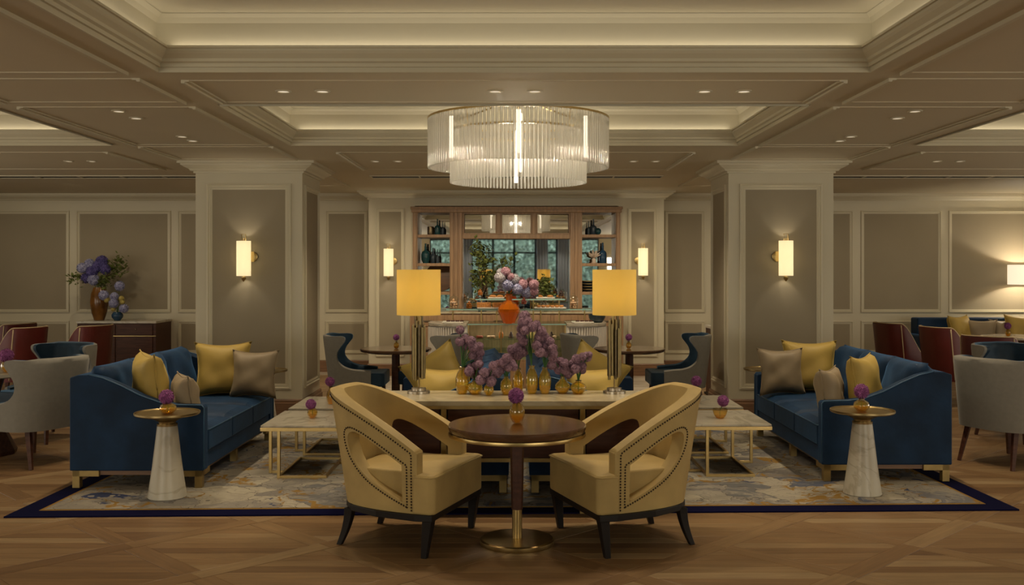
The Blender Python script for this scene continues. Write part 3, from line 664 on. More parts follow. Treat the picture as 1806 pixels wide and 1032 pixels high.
class Shell:
    """upholstered tub wall: a (run, height) sheet with optional openings, wrapped round a plan curve and given thickness"""
    def __init__(s, plan, zb, top, thick, lean=0.0, holes=(), step=.035, flute=0.0, nfl=10, zlean=.45, rim=None):
        s.P = [Vector(p) for p in catmull([(x, y, 0) for x, y in plan], 10)]
        s.L = [0]
        for a, b in zip(s.P, s.P[1:]): s.L.append(s.L[-1] + (b - a).length)
        s.len = s.L[-1]; s.zb = zb; s.top = top; s.th = thick; s.lean = lean; s.zl = zlean
        outer = [(0, zb)]; n = int(s.len / step); outer = densify([(0, zb), (s.len, zb)], step)[:n + 1]
        bottom = [(s.len * i / n, zb) for i in range(n + 1)]
        m2 = n * 2; topl = [(s.len * i / m2, s.h(s.len * i / m2)) for i in range(m2, -1, -1)]
        if rim:
            half = [(p.x, p.y) for p in catmull([(a, b, 0) for a, b in rim] + [(s.len / 2, rim[-1][1], 0)], 3)]
            topl = [(s.len - a, b) for a, b in half] + [(a, b) for a, b in reversed(half[:-1])]
        s.rim = set((round(a, 4), round(b, 4)) for a, b in topl)
        er = max(1, int((topl[0][1] - zb) / step)); el = er
        right = [(s.len, zb + (topl[0][1] - zb) * i / er) for i in range(1, er)]
        left = [(0, topl[-1][1] + (zb - topl[-1][1]) * i / el) for i in range(1, el)]
        s.outer = bottom + right + topl + left
        s.holes = []
        for h in holes:
            s.holes.append(densify(h, step * .8)); s.holes.append(densify([(s.len - x, z) for x, z in reversed(h)], step * .8))
        pts = list(s.outer); edges = [(i, (i + 1) % len(pts)) for i in range(len(pts))]
        for h in s.holes:
            o = len(pts); pts += h; edges += [(o + i, o + (i + 1) % len(h)) for i in range(len(h))]
        allp = [s.outer] + s.holes; x = step
        zmax = max(p[1] for p in s.outer)
        while x < s.len:
            z = zb + step
            while z < zmax:
                if in_poly(x, z, s.outer) and not any(in_poly(x, z, h) for h in s.holes) and not any(near_edge(x, z, q_, step * .5) for q_ in allp): pts.append((x, z))
                z += step
            x += step
        r = delaunay_2d_cdt([Vector(p) for p in pts], edges, [], 0, 1e-5)
        s.v2 = [(v.x, v.y) for v in r[0]]
        s.tri = []
        for f in r[2]:
            cx = sum(s.v2[i][0] for i in f) / 3; cz = sum(s.v2[i][1] for i in f) / 3
            if in_poly(cx, cz, s.outer) and not any(in_poly(cx, cz, h) for h in s.holes): s.tri.append(tuple(f))
        s.flute = flute; s.nfl = nfl
    def h(s, d): return s.top(min(d, s.len - d), s.len)
    def frame(s, d):
        d = max(0, min(s.len, d)); i = 0
        while i < len(s.L) - 2 and s.L[i + 1] < d: i += 1
        t = (d - s.L[i]) / max(1e-9, s.L[i + 1] - s.L[i]); p = s.P[i].lerp(s.P[i + 1], t)
        a, b = s.P[max(0, i - 1)], s.P[min(len(s.P) - 1, i + 2)]; tg = (b - a).normalized()
        return p, Vector((-tg.y, tg.x, 0))          # normal to the left of travel
    def at(s, d, z, off=0.0):
        """off > 0: towards the inside of the tub"""
        p, n = s.frame(d); n = -n if s.flip else n
        k = max(0, (z - s.zb)) / s.zl; ln = s.lean * k * k * max(0, -n.x * -1 if False else 1)
        q_ = p + n * off; back = max(0.0, min(1.0, (s.x0 - p.x) / max(.01, s.x0 - s.x1)))
        q_ = q_ - Vector((s.lean * k * back, 0, 0)); 
        return Vector((q_.x, q_.y, z))
    def prepare(s):
        s.x0 = max(p.x for p in s.P); s.x1 = min(p.x for p in s.P)
        c = sum((p for p in s.P), Vector()) / len(s.P); p, n = s.frame(s.len / 2); s.flip = (c - p).dot(n) < 0
    def mesh(s, name, mats, parent, crown=.014):
        s.prepare(); nv = len(s.v2); v = []
        for d, z in s.v2: v.append(s.at(d, z, 0))
        for d, z in s.v2:
            e = s.th
            if s.flute and .12 < d < s.len - .12: e = s.th + s.flute * (abs(math.sin(math.pi * s.nfl * d / s.len)) - .6) * min(1, (z - s.zb) / .25)
            v.append(s.at(d, z, e))
        f = [t for t in s.tri]; mi = [0] * len(f); f += [(t[0] + nv, t[2] + nv, t[1] + nv) for t in s.tri]; mi += [len(mats) - 1] * len(s.tri)
        ec = {}
        for t in s.tri:
            for a, b in ((t[0], t[1]), (t[1], t[2]), (t[2], t[0])):
                k = (min(a, b), max(a, b)); ec[k] = ec.get(k, 0) + 1
        bd = [k for k, c in ec.items() if c == 1]; mid = {}
        for a, b in bd:
            for q_ in (a, b):
                if q_ not in mid:
                    d, z = s.v2[q_]; up = crown if z > s.zb + .01 and ((round(d, 4), round(z, 4)) in s.rim) and abs(z - s.h(d)) < .1 else 0
                    mid[q_] = len(v); v.append(s.at(d, z, s.th * .5) + Vector((0, 0, up)))
        for a, b in bd:
            f += [(a, b, mid[b], mid[a]), (mid[a], mid[b], b + nv, a + nv)]; mi += [0, len(mats) - 1]
        mb = MB(); mb.v = [tuple(p) for p in v]; mb.f = f; mb.mi = mi
        return mb.build(name, mats, parent, smooth=True, auto=60)

# ---- mustard armchairs with cut-out arms
def arm_top(d, L):
    t = min(1, d / (L * .42)); return .60 + .315 * (1 - (1 - t) ** 1.55)
def make_armchair():
    t = thing('cutout_armchair', 'mustard velvet tub armchair with cut-out arms left of the round walnut table', 'armchair', (-.677, 6.12, 0), R(-19.5), 'mustard armchairs at the round table')
    plan = [(.255, -.375), (.10, -.365), (-.08, -.33), (-.22, -.265), (-.31, -.15), (-.335, 0), (-.31, .15), (-.22, .265), (-.08, .33), (.10, .365), (.255, .375)]
    hole0 = [(.085, .315), (.085, .525), (.20, .60), (.31, .665), (.39, .69), (.435, .665), (.44, .60), (.405, .52), (.33, .44), (.22, .375)]
    hole = hole0[:2] + [(p.x, p.y) for p in catmull([(a, b, 0) for a, b in hole0[1:] + hole0[:1]], 4)[1:-1]]
    sh = Shell(plan, .25, arm_top, .085, lean=.085, holes=[hole], step=.03)
    sh.mesh('tub_shell', ['yellow_velvet', 'yellow_velvet'], t)
    # nails along the arm edge, down the front, and round the openings
    mb = MB(); line = []
    def nails(pts, closed=False):
        P = list(pts) + ([pts[0]] if closed else []); carry = 0
        for a, b in zip(P, P[1:]):
            ln = math.hypot(b[0] - a[0], b[1] - a[1]); k = carry
            while k < ln:
                d, z = a[0] + (b[0] - a[0]) * k / ln, a[1] + (b[1] - a[1]) * k / ln
                for dd in (d, sh.len - d):
                    c = sh.at(dd, z, -.002); r = .0066
                    mb.add([c + Vector(v) * r for v in ((1, 0, 0), (0, 1, 0), (-1, 0, 0), (0, -1, 0), (0, 0, 1), (0, 0, -1))], [(0, 1, 4), (1, 2, 4), (2, 3, 4), (3, 0, 4), (1, 0, 5), (2, 1, 5), (3, 2, 5), (0, 3, 5)])
                k += .0165
            carry = k - ln
    nails([(.028, .27), (.028, .575)] + [(d, sh.h(d) - .028) for d in [.03 + i * (sh.len / 2 - .03) / 40 for i in range(41)]])
    cx, cz = .27, .53
    nails([(cx + (x - cx) * 1.16, cz + (z - cz) * 1.14) for x, z in hole], True)
    mb.build('nailhead_trim', 'nail_bronze', t, kind='stuff', smooth=True, fix=False)
    # seat: T-shaped, full width in front of the arms
    seat = [(-.24, -.20), (-.16, -.27), (.0, -.285), (.235, -.29), (.235, -.385), (.345, -.385), (.37, -.36), (.37, .36), (.345, .385), (.235, .385), (.235, .29), (.0, .285), (-.16, .27), (-.24, .20)]
    mb = MB(); mb.prism(seat, .25, .475); s_ = mb.build('seat', 'yellow_velvet', t, bevel=.022, seg=3)
    mb = MB(); mb.tube([(.24, -.383, .462), (.345, -.386, .463), (.372, -.36, .464), (.372, .36, .464), (.345, .386, .463), (.24, .383, .462)], .0055, 6); mb.build('piping', 'yellow_velvet', s_, smooth=True)
    for y in (-1, 1):   # bands down the arm fronts
        mb = MB(); mb.box(.245, .262, y * .334 - .042, y * .334 + .042, .25, .60); mb.build('arm_front', 'yellow_velvet', t, bevel=.008)
    base = [(.36, -.385), (.36, .385), (.255, .40), (.0, .375), (-.2, .295), (-.3, .18), (-.335, 0), (-.3, -.18), (-.2, -.295), (.0, -.375), (.255, -.40)]
    mb = MB(); mb.prism(base, .215, .252); mb.build('base_rail', 'ebony_wood', t, bevel=.004)
    def leg(x0, y0, x1, y1, w0, w1, bend=0):
        mb = MB(); ring = []; n = 6
        for i in range(n + 1):
            u = i / n; z = .22 * (1 - u); k = u ** (1.0 + bend); cx = x0 + (x1 - x0) * k; cy = y0 + (y1 - y0) * k; w = w0 + (w1 - w0) * u
            ring.append([(cx - w, cy - w, z), (cx + w, cy - w, z), (cx + w, cy + w, z), (cx - w, cy + w, z)])
        for r_ in ring: mb.v += r_
        for i in range(n):
            for k in range(4): mb.f.append((i * 4 + k, i * 4 + (k + 1) % 4, i * 4 + 4 + (k + 1) % 4, i * 4 + 4 + k)); mb.mi.append(0)
        mb.f += [(0, 1, 2, 3), (n * 4 + 3, n * 4 + 2, n * 4 + 1, n * 4)]; mb.mi += [0, 0]
        mb.build('leg', 'ebony_wood', t, bevel=.003, seg=1)
    for y in (-1, 1):
        leg(.325, y * .35, .30, y * .355, .030, .017); leg(-.245, y * .235, -.30, y * .262, .027, .016, .7)
    return t
ac = make_armchair()
dup(ac, (.695, 6.12, 0), R(199.5), 'mustard velvet tub armchair with cut-out arms right of the round walnut table')

# ---- round pedestal table
def pedestal_table(lb):
    t = thing('pedestal_table', lb, 'table', (.017, 6.0, 0))
    mb = MB(); mb.lathe([(.0, .0), (.223, 0), (.225, .006), (.225, .026), (.215, .032), (0, .034)], 48); mb.build('base', 'brass', t, smooth=True, auto=30)
    mb = MB(); mb.lathe([(.030, .033), (.030, .21)], 24); mb.build('sleeve', 'brass', t, smooth=True, auto=30)
    mb = MB(); mb.lathe([(.034, .205), (.038, .35), (.043, .665)], 8); mb.build('column', 'dark_wood', t)
    mb = MB(); mb.lathe([(.0, .66), (.38, .66), (.405, .675), (.415, .695), (.416, .712), (.410, .719), (.0, .7195)], 72); mb.build('top', 'table_wood', t, smooth=True, auto=30)
    mb = MB(); mb.lathe([(.392, .650), (.412, .652), (.414, .662), (.412, .672), (.392, .662)], 72, cap=False); mb.build('edge_band', 'brass', t, smooth=True, auto=40)
pedestal_table('round walnut pedestal table with brass base between the two mustard armchairs')

# ---- pillow
def pillow_mesh(w, h, th, m, seed=0, n=18, pinch=.10):
    rnd = random.Random(seed); vs = []; fs = []; ph = [rnd.uniform(0, 6.28) for _ in range(6)]
    for side in (1, -1):
        for j in range(n + 1):
            for i in range(n + 1):
                u = -1 + 2 * i / n; v = -1 + 2 * j / n
                x = w / 2 * u * (1 - pinch * (1 - v * v)); z = h / 2 * v * (1 - pinch * (1 - u * u))
                t_ = ((1 - u ** 4) * (1 - v ** 4)) ** .45 if abs(u) < 1 and abs(v) < 1 else 0
                wr = .005 * math.sin(5 * u + 3 * v + ph[0]) + .004 * math.sin(-4 * u + 6 * v + ph[1]) + .004 * math.sin(11 * u * v + ph[2])
                y = side * (th / 2 * t_ * (1 + .12 * math.sin(ph[3] + 2 * u)) + wr * t_)
                vs.append((x, y, z + h / 2))
    N = (n + 1) ** 2
    for s in (0, 1):
        for j in range(n):
            for i in range(n):
                a = s * N + j * (n + 1) + i; q_ = (a, a + 1, a + n + 2, a + n + 1); fs.append(q_ if s else q_[::-1])
    me = bpy.data.meshes.new('cover'); me.from_pydata(vs, [], fs); me.materials.append(M[m])
    b = bmesh.new(); b.from_mesh(me); bmesh.ops.remove_doubles(b, verts=b.verts, dist=1e-5); bmesh.ops.recalc_face_normals(b, faces=b.faces); b.to_mesh(me); b.free()
    me.polygons.foreach_set('use_smooth', [True] * len(me.polygons))
    return me
PIL = {('y', k): pillow_mesh(.52, .52, .21, 'yellow_silk', k, pinch=.15) for k in range(2)}
PIL.update({('t', k): pillow_mesh(.46, .46, .19, 'taupe_silk', 10 + k, pinch=.15) for k in range(2)})
def edge_pts(w, h, pinch=.15, n=10):
    out = []
    for a, b in (((-1, -1), (1, -1)), ((1, -1), (1, 1)), ((1, 1), (-1, 1)), ((-1, 1), (-1, -1))):
        for i in range(n):
            u = a[0] + (b[0] - a[0]) * i / n; v = a[1] + (b[1] - a[1]) * i / n
            out.append((w / 2 * u * (1 - pinch * (1 - v * v)), 0, h / 2 * v * (1 - pinch * (1 - u * u)) + h / 2))
    return out
def cord(w, h, m):
    mb = MB(); mb.tube(edge_pts(w, h), .005, 6, closed=True); o = mb.build('piping', m, smooth=True, fix=False); me = o.data; bpy.data.objects.remove(o); return me
CORD = {'y': cord(.52, .52, 'yellow_silk'), 't': cord(.46, .46, 'taupe_silk')}
def pillow(kind, k, loc, rx, rz, lb, group, ry=0, s=1.0):
    t = thing('throw_pillow', lb, 'pillow', loc, 0, group); t.rotation_euler = (rx, ry, rz); t.scale = (s, s, s)
    c = link('cover', PIL[(kind, k)], t); link('piping', CORD[kind], t)
    return t

# ---- blue sofas
SOFA_L = 2.15
def make_sofa(lb, loc, rz):
    t = thing('blue_sofa', lb, 'sofa', loc, rz, 'deep blue velvet sofas on the rug'); L = SOFA_L / 2
    arm = [(-.50, .13), (.50, .13), (.50, .60), (.485, .618), (.30, .622), (.17, .640), (.03, .690), (-.12, .765), (-.25, .820), (-.36, .848), (-.44, .845), (-.50, .825)]
    for s in (-1, 1):
        mb = MB(); mx = Matrix.Translation((0, s * L if s > 0 else s * L + .11, 0)) @ Matrix.Rotation(R(90), 4, 'X')
        mb.prism(arm, 0, .11, mx=mx); a = mb.build('arm', 'blue_velvet', t, bevel=.016, seg=3)
        yy = (s * L - s * .004)
        mb = MB(); mb.tube([(.502, yy, .15), (.502, yy, .60), (.485, yy, .62), (.30, yy, .624), (.17, yy, .642), (.03, yy, .692), (-.12, yy, .767), (-.25, yy, .822), (-.36, yy, .850)], .006, 6); mb.build('piping', 'blue_piping', a, smooth=True)
    mb = MB(); mb.prism([(-.50, .13), (-.27, .13), (-.33, .78), (-.37, .84), (-.44, .845), (-.50, .825)], -L + .10, L - .10, mx=Matrix.Rotation(R(90), 4, 'X')); mb.build('back', 'blue_velvet', t, bevel=.015, seg=3)
    mb = MB(); mb.box(-.30, .485, -L + .10, L - .10, .13, .262); mb.build('front_rail', 'blue_velvet', t, bevel=.012)
    w = (SOFA_L - .22) / 3
    for k in range(3):
        y0 = -L + .11 + k * w; mb = MB(); n = 10; vs = []; fs = []
        for j in range(n + 1):
            for i in range(n + 1):
                u, v = i / n, j / n; x = -.28 + .785 * u; y = y0 + .006 + (w - .012) * v
                bul = (max(0, 1 - (2 * u - 1) ** 4) * max(0, 1 - (2 * v - 1) ** 4)) ** .6
                vs.append((x, y, .415 + .045 * bul))
        for j in range(n + 1):
            for i in range(n + 1):
                u, v = i / n, j / n; vs.append((-.28 + .785 * u, y0 + .006 + (w - .012) * v, .265))
        N = (n + 1) ** 2
        for j in range(n):
            for i in range(n): a = j * (n + 1) + i; fs += [(a, a + 1, a + n + 2, a + n + 1), (N + a, N + a + n + 1, N + a + n + 2, N + a + 1)]
        rim = [i for i in range(n + 1)] + [j * (n + 1) + n for j in range(1, n + 1)] + [n * (n + 1) + i for i in range(n - 1, -1, -1)] + [j * (n + 1) for j in range(n - 1, 0, -1)]
        for a, b in zip(rim, rim[1:] + rim[:1]): fs.append((a, N + a, N + b, b))
        mb.add(vs, fs); c = mb.build('seat_cushion', 'blue_cushion', t, bevel=.012, seg=2, auto=60)
        e = .008; mb = MB(); mb.tube([(.49, y0 + e, .418), (.502, y0 + .02, .418), (.503, y0 + w - .02, .418), (.49, y0 + w - e, .418)], .005, 6); mb.build('piping', 'blue_piping', c, smooth=True)
        # loose back cushion leaning on the back
        me = pillow_mesh(w * 1.06, .50, .22, 'blue_cushion', 30 + k, n=14, pinch=.03)
        bc = link('back_cushion', me, t, loc=(-.225, y0 + w / 2, .42), rot=(0, R(-14), R(90)))
        bc.rotation_euler = (Matrix.Rotation(R(-15), 4, 'Y') @ Matrix.Rotation(R(90), 4, 'Z')).to_euler()
    mb = MB(); mb.box(-.47, .44, -L + .03, L - .03, .095, .13); mb.build('plinth_rail', 'skirting_wood', t)
    for sx in (-1, 1):
        for sy in (-1, 1):
            mb = MB(); x = sx * .485; y = sy * (L - .012)
            x0, x1 = sorted((x, x - sx * .055)); y0, y1 = sorted((y, y - sy * .055)); mb.box(x0, x1, y0, y1, 0.0, .132)
            x2, x3 = sorted((x, x - sx * .20)); mb.box(x2, x3, *sorted((y, y - sy * .03)), .085, .132)
            y2, y3 = sorted((y, y - sy * .20)); mb.box(*sorted((x, x - sx * .03)), y2, y3, .085, .132)
            mb.build('bracket_foot', 'satin_gold', t, bevel=.002, seg=1)
    mb = MB(); mb.box(.40, .45, -.03, .03, 0, .10); mb.build('middle_foot', 'satin_gold', t)
    return t
Yl = 7.43 + SOFA_L / 2
s_left = make_sofa('deep blue velvet sofa on the left side of the rug, beside a cone table', (-2.82, Yl, .014), 0)
s_right = dup(s_left, (2.87, 7.66 + SOFA_L / 2, .014), R(180), 'deep blue velvet sofa on the right side of the rug, beside a cone table')
s_cl = dup(s_left, (-.54, 7.27 + SOFA_L / 2, .014), R(180), 'blue velvet sofa behind the console, facing left, back to back with its twin')
s_cr = dup(s_left, (.61, 7.27 + SOFA_L / 2, .014), 0, 'blue velvet sofa behind the console, facing right, back to back with its twin')
G = 'throw pillows on the left blue sofa'
def pl(kind, k, px, Y, base, rx, rz, lb, g, ry=0, s=1.0): return pillow(kind, k, (PX(px, Y), Y, base), R(rx), R(rz), lb, g, R(ry), s)
pl('y', 0, 272, 7.76, .49, -6, 122, 'mustard pillow seen edge-on at the near end of the left blue sofa', G, s=1.0)
pl('t', 0, 335, 7.68, .455, -8, 120, 'taupe pillow seen edge-on at the near end of the left blue sofa', G, s=.86)
pl('y', 1, 392, 9.28, .46, -14, 12, 'mustard pillow against the far arm of the left blue sofa', G)
pl('t', 1, 445, 9.18, .46, -12, -6, 'taupe pillow against the far arm of the left blue sofa', G, s=.98)
G = 'throw pillows on the right blue sofa'
pl('y', 1, 1532, 7.98, .49, -8, 52, 'mustard pillow at the near end of the right blue sofa, behind the cone table', G, s=.92)
pl('t', 1, 1472, 7.95, .455, -8, 55, 'taupe pillow tipped at the near end of the right blue sofa', G, s=.9)
pl('y', 0, 1430, 9.5, .46, -14, -8, 'mustard pillow against the far arm of the right blue sofa', G)
pl('t', 0, 1381, 9.38, .46, -12, 6, 'taupe pillow against the far arm of the right blue sofa', G, s=.98)
G = 'mustard pillows on the back-to-back sofas'
pl('y', 0, 797, 8.7, .47, -16, 8, 'mustard pillow at the far arm of the centre sofa, upper left behind the console', G, ry=-28)
pl('y', 1, 780, 7.60, .46, -10, -4, 'mustard pillow just behind the left end of the console top', G, s=.86)
pl('y', 1, 1022, 8.7, .47, -16, -8, 'mustard pillow at the far arm of the centre sofa, upper right behind the console', G, ry=28)
pl('y', 0, 1046, 7.60, .46, -10, 4, 'mustard pillow just behind the right end of the console top', G, s=.86)

# ---- console behind the round table
def console():
    t = thing('console_table', 'long console with cream marble top, dark wood panels and brass legs', 'console', (-.02, 6.93, .014)); w = .93; d = .285
    mb = MB(); mb.box(-w, w, -d, d, .722, .757); mb.build('marble_top', 'cream_marble', t, bevel=.004)
    mb = MB(); mb.box(-w + .01, w - .01, -d + .01, d - .01, .700, .721); mb.build('top_frame', 'satin_gold', t)
    for x0, x1 in ((-w + .03, -.475), (-.43, .455), (.50, w - .03)):
        mb = MB(); mb.box(x0 + .002, x1 - .002, -d + .04, d - .04, .37, .699); mb.build('cabinet_panel', 'dark_wood', t, bevel=.004)
    for x in (-w + .015, -.452, .477, w - .015):
        for s in (-1, 1):
            mb = MB(); y = s * (d - .025); mb.box(x - .0175, x + .0175, y - .015, y + .015, 0, .70); mb.build('leg', 'satin_gold', t, bevel=.002, seg=1)
    for s in (-1, 1):
        mb = MB(); y = s * (d - .025); mb.box(-w + .03, w - .03, y - .010, y + .010, .345, .370); mb.build('rail', 'satin_gold', t)
console()

# ---- coffee tables
def make_coffee(lb, loc, wx, wy, group='marble coffee tables on the rug'):
    t = thing('coffee_table', lb, 'coffee table', loc, 0, group); h = .40
    mb = MB(); mb.box(0, wx, 0, wy, h - .002, h + .016); mb.build('marble_top', 'white_marble', t, bevel=.003)
    mb = MB(); mb.box(-.004, wx + .004, -.004, wy + .004, h - .030, h - .003); mb.build('top_frame', 'brass', t, bevel=.002, seg=1)
    def bar(x0, x1, y0, y1, z0, z1, nm):
        mb = MB(); mb.box(x0, x1, y0, y1, z0, z1); mb.build(nm, 'brass', t, bevel=.0015, seg=1)
    q_ = .024
    for x, y in ((.012, .21), (.125, .012), (wx - .036, wy - .23), (wx - .15, wy - .036)): bar(x, x + q_, y, y + q_, 0, h - .03, 'leg')
    bar(.149, wx - .126, .012, .036, 0, .02, 'floor_rail'); bar(.125, wx - .126, wy - .036, wy - .012, 0, .02, 'floor_rail')
    bar(.125, .149, .036, wy - .036, 0, .02, 'floor_rail'); bar(wx - .15, wx - .126, .036, wy - .036, 0, .02, 'floor_rail')
    bar(.036, .125, .21, .234, 0, .02, 'floor_rail'); bar(wx - .126, wx - .036, wy - .23, wy - .206, 0, .02, 'floor_rail')
make_coffee('white marble coffee table with brass frame, nearer one on the left of the rug', (-1.98, 7.77, .014), .64, .82)
make_coffee('white marble coffee table with brass frame, farther one on the left of the rug', (-1.98, 8.72, .014), .64, .82)
make_coffee('white marble coffee table with brass frame, nearer one on the right of the rug', (1.385, 7.83, .014), .64, .80)
make_coffee('white marble coffee table with brass frame, farther one on the right of the rug', (1.385, 8.80, .014), .64, .84)

# ---- marble cone side tables
def make_cone(lb, loc):
    t = thing('cone_side_table', lb, 'side table', loc, 0, 'marble cone side tables')
    mb = MB(); mb.lathe([(.0, 0), (.130, 0), (.135, .006), (.104, .22), (.070, .515), (.0, .516)], 40); mb.build('cone', 'cone_marble', t, smooth=True, auto=30)
    mb = MB(); mb.lathe([(.0, .51), (.070, .512), (.072, .528), (.058, .530), (.062, .545), (.12, .575), (.222, .593), (.228, .600), (.228, .612), (.222, .612), (.215, .603), (.0, .600)], 56); mb.build('dish_top', 'aged_brass', t, smooth=True, auto=35)
    return t
c0 = make_cone('marble cone table with brass dish top in front of the left blue sofa', (PX(295, 7.15), 7.15, .014))
dup(c0, (PX(1521, 7.26), 7.26, .014), R(40), 'marble cone table with brass dish top in front of the right blue sofa')
dup(c0, (PX(467, 10.17), 10.17, .014), R(80), 'brass dish table behind the far arm of the left blue sofa')
dup(c0, (PX(1351, 10.3), 10.3, .014), R(120), 'brass dish table behind the far arm of the right blue sofa')

# ---- wing dining chairs
def wing_top(d, L):
    # arm front low, sweeping up to the tall back
    pts = [(0, .50), (.10, .535), (.22, .56), (.32, .60), (.375, .68), (.40, .78), (.43, .87), (.47, .90), (.60, .895), (2, .895)]
    for (a, b), (c, e) in zip(pts, pts[1:]):
        if a <= d <= c:
            t = (d - a) / (c - a); t = t * t * (3 - 2 * t) if 0 < a < .5 else t; return b + (e - b) * t
    return .895
PLANW = [(.20, -.295), (.05, -.30), (-.10, -.295), (-.21, -.27), (-.285, -.17), (-.30, 0), (-.285, .17), (-.21, .27), (-.10, .295), (.05, .30), (.20, .295)]
RIMW = [(0, .50), (.10, .512), (.20, .522), (.28, .55), (.335, .60), (.355, .66), (.34, .73), (.30, .79), (.262, .84), (.255, .88), (.29, .90), (.40, .90)]
def make_wing(lb, loc, rz, outc='grey_fabric', inc='navy_velvet', top=wing_top, piping=None, group=None, nm='wing_chair', flute=.016, nfl=9):
    t = thing(nm, lb, 'chair', loc, rz, group)
    sh = Shell(PLANW, .31, top, .055, lean=.07, step=.04, flute=flute, nfl=nfl, zlean=.55, rim=None if piping else RIMW)
    sh.mesh('shell', [outc, inc], t)
    if piping:
        for dd in (.40, sh.len - .40):
            mb = MB(); mb.tube([sh.at(dd, .33 + (sh.h(dd) - .335) * k / 10, -.003) for k in range(11)], .007, 6); mb.build('piping', piping, t, smooth=True)
        mb = MB(); mb.tube([sh.at(sh.len * k / 60, sh.h(sh.len * k / 60) + .012, .012) for k in range(61)], .007, 6); mb.build('piping', piping, t, smooth=True)
    mb = MB(); mb.prism([(-.22, -.20), (-.10, -.235), (.19, -.235), (.19, -.29), (.32, -.285), (.345, -.25), (.345, .25), (.32, .285), (.19, .29), (.19, .235), (-.10, .235), (-.22, .20)], .335, .485)
    mb.build('seat', inc, t, bevel=.03, seg=3)
    for (x, y, dx, dy) in ((.27, -.23, .02, -.01), (.27, .23, .02, .01), (-.20, -.19, -.07, -.03), (-.20, .19, -.07, .03)):
        mb = MB(); mb.tube([(x, y, .34), (x + dx, y + dy, 0)], [.026, .016], 4); mb.build('leg', 'dark_wood', t)
    return t
GW = 'grey and navy wing chairs at the walnut tables'
w0 = make_wing('grey and navy wing chair left of the left rear walnut table', (-1.80, 11.4, 0), 0, group=GW)
dup(w0, (-.92, 11.50, 0), R(158), 'grey and navy wing chair right of the left rear walnut table, behind the lamp', GW)
dup(w0, (.92, 11.50, 0), R(22), 'grey and navy wing chair left of the right rear walnut table, behind the lamp', GW)
dup(w0, (1.88, 11.45, 0), R(180), 'grey and navy wing chair right of the right rear walnut table', GW)
GD = 'grey and navy wing chairs at the marble dining tables'
dup(w0, (-4.14, 8.55, 0), R(154), 'grey-backed wing chair at far left beside the left blue sofa', GD).scale = (1.18, 1.18, 1.0)
dup(w0, (4.24, 8.5, 0), R(26), 'grey-backed wing chair at far right beside the right blue sofa', GD).scale = (1.18, 1.18, 1.0)
dup(w0, (-4.55, 9.75, 0), R(-110), 'navy channel-backed wing chair across the left marble dining table', GD).scale = (1.1, 1.15, 1.0)
dup(w0, (4.95, 9.75, 0), R(-70), 'navy channel-backed wing chair across the right marble dining table', GD).scale = (1.1, 1.15, 1.0)
# red chairs with pale piping
def red_top(d, L):
    t = max(0, min(1, (d - .10) / .30)); t = t * t * (3 - 2 * t); return .52 + .42 * t
GR = 'wine red chairs with cream piping'
r0 = make_wing('wine red chair with cream piping in front of the dark sideboard', (-5.45, 12.5, 0), R(160), 'red_leather', 'wine_leather', red_top, 'cream_piping', GR, 'red_chair', 0)
dup(r0, (-6.10, 12.1, 0), R(165), 'wine red chair with cream piping, second from the left frame edge', GR)
dup(r0, (-6.62, 12.9, 0), R(165), 'wine red chair with cream piping at the left frame edge', GR)
dup(r0, (5.12, 13.05, 0), R(15), 'wine red chair with cream piping, nearest the right pillar', GR)
dup(r0, (5.36, 12.15, 0), R(15), 'wine red chair with cream piping, second from the right pillar', GR)
dup(r0, (5.15, 10.6, 0), R(40), 'wine red chair with cream piping behind the navy chair at right', GR)

# ---- rear walnut tables
def make_walnut(lb, loc):
    t = thing('walnut_table', lb, 'table', loc, 0, 'rear round walnut tables')
    mb = MB(); mb.lathe([(0, .70), (.36, .70), (.40, .715), (.41, .735), (.405, .745), (0, .746)], 56); mb.build('top', 'table_wood', t, smooth=True, auto=30)
    mb = MB(); mb.lathe([(.06, .03), (.048, .2), (.045, .70)], 8); mb.build('column', 'dark_wood', t)
    mb = MB(); mb.lathe([(0, 0), (.24, 0), (.24, .02), (.06, .035), (0, .035)], 40); mb.build('base', 'bronze', t, smooth=True, auto=30)
    return t
wt = make_walnut('round walnut table at left before the display cabinet, one allium on it', (PX(698, 11.4), 11.4, 0))
dup(wt, (PX(1110, 11.4), 11.4, 0), 0, 'round walnut table at right before the display cabinet, one allium on it')
# ---- marble dining tables at the frame edges
def make_dining(lb, loc, g='round marble tables', sc=1):
    t = thing('marble_table', lb, 'table', loc, 0, g); t.scale = (sc, sc, 1)
    mb = MB(); mb.lathe([(0, .705), (.44, .705), (.46, .715), (.46, .74), (0, .742)], 56); mb.build('top', 'white_marble', t, smooth=True, auto=30)
    mb = MB(); mb.lathe([(0, 0), (.25, 0), (.255, .03), (.12, .30), (.10, .5), (.16, .703), (0, .704)], 10); mb.build('pedestal', 'dark_wood', t)
    return t
d0 = make_dining('round marble dining table at the left frame edge with one allium', (-4.72, 8.9, 0))
dup(d0, (4.93, 8.75, 0), 0, 'round marble dining table at the right frame edge')
dup(d0, (6.85, 13.55, 0), 0, 'round marble table before the wall sofa at far right')

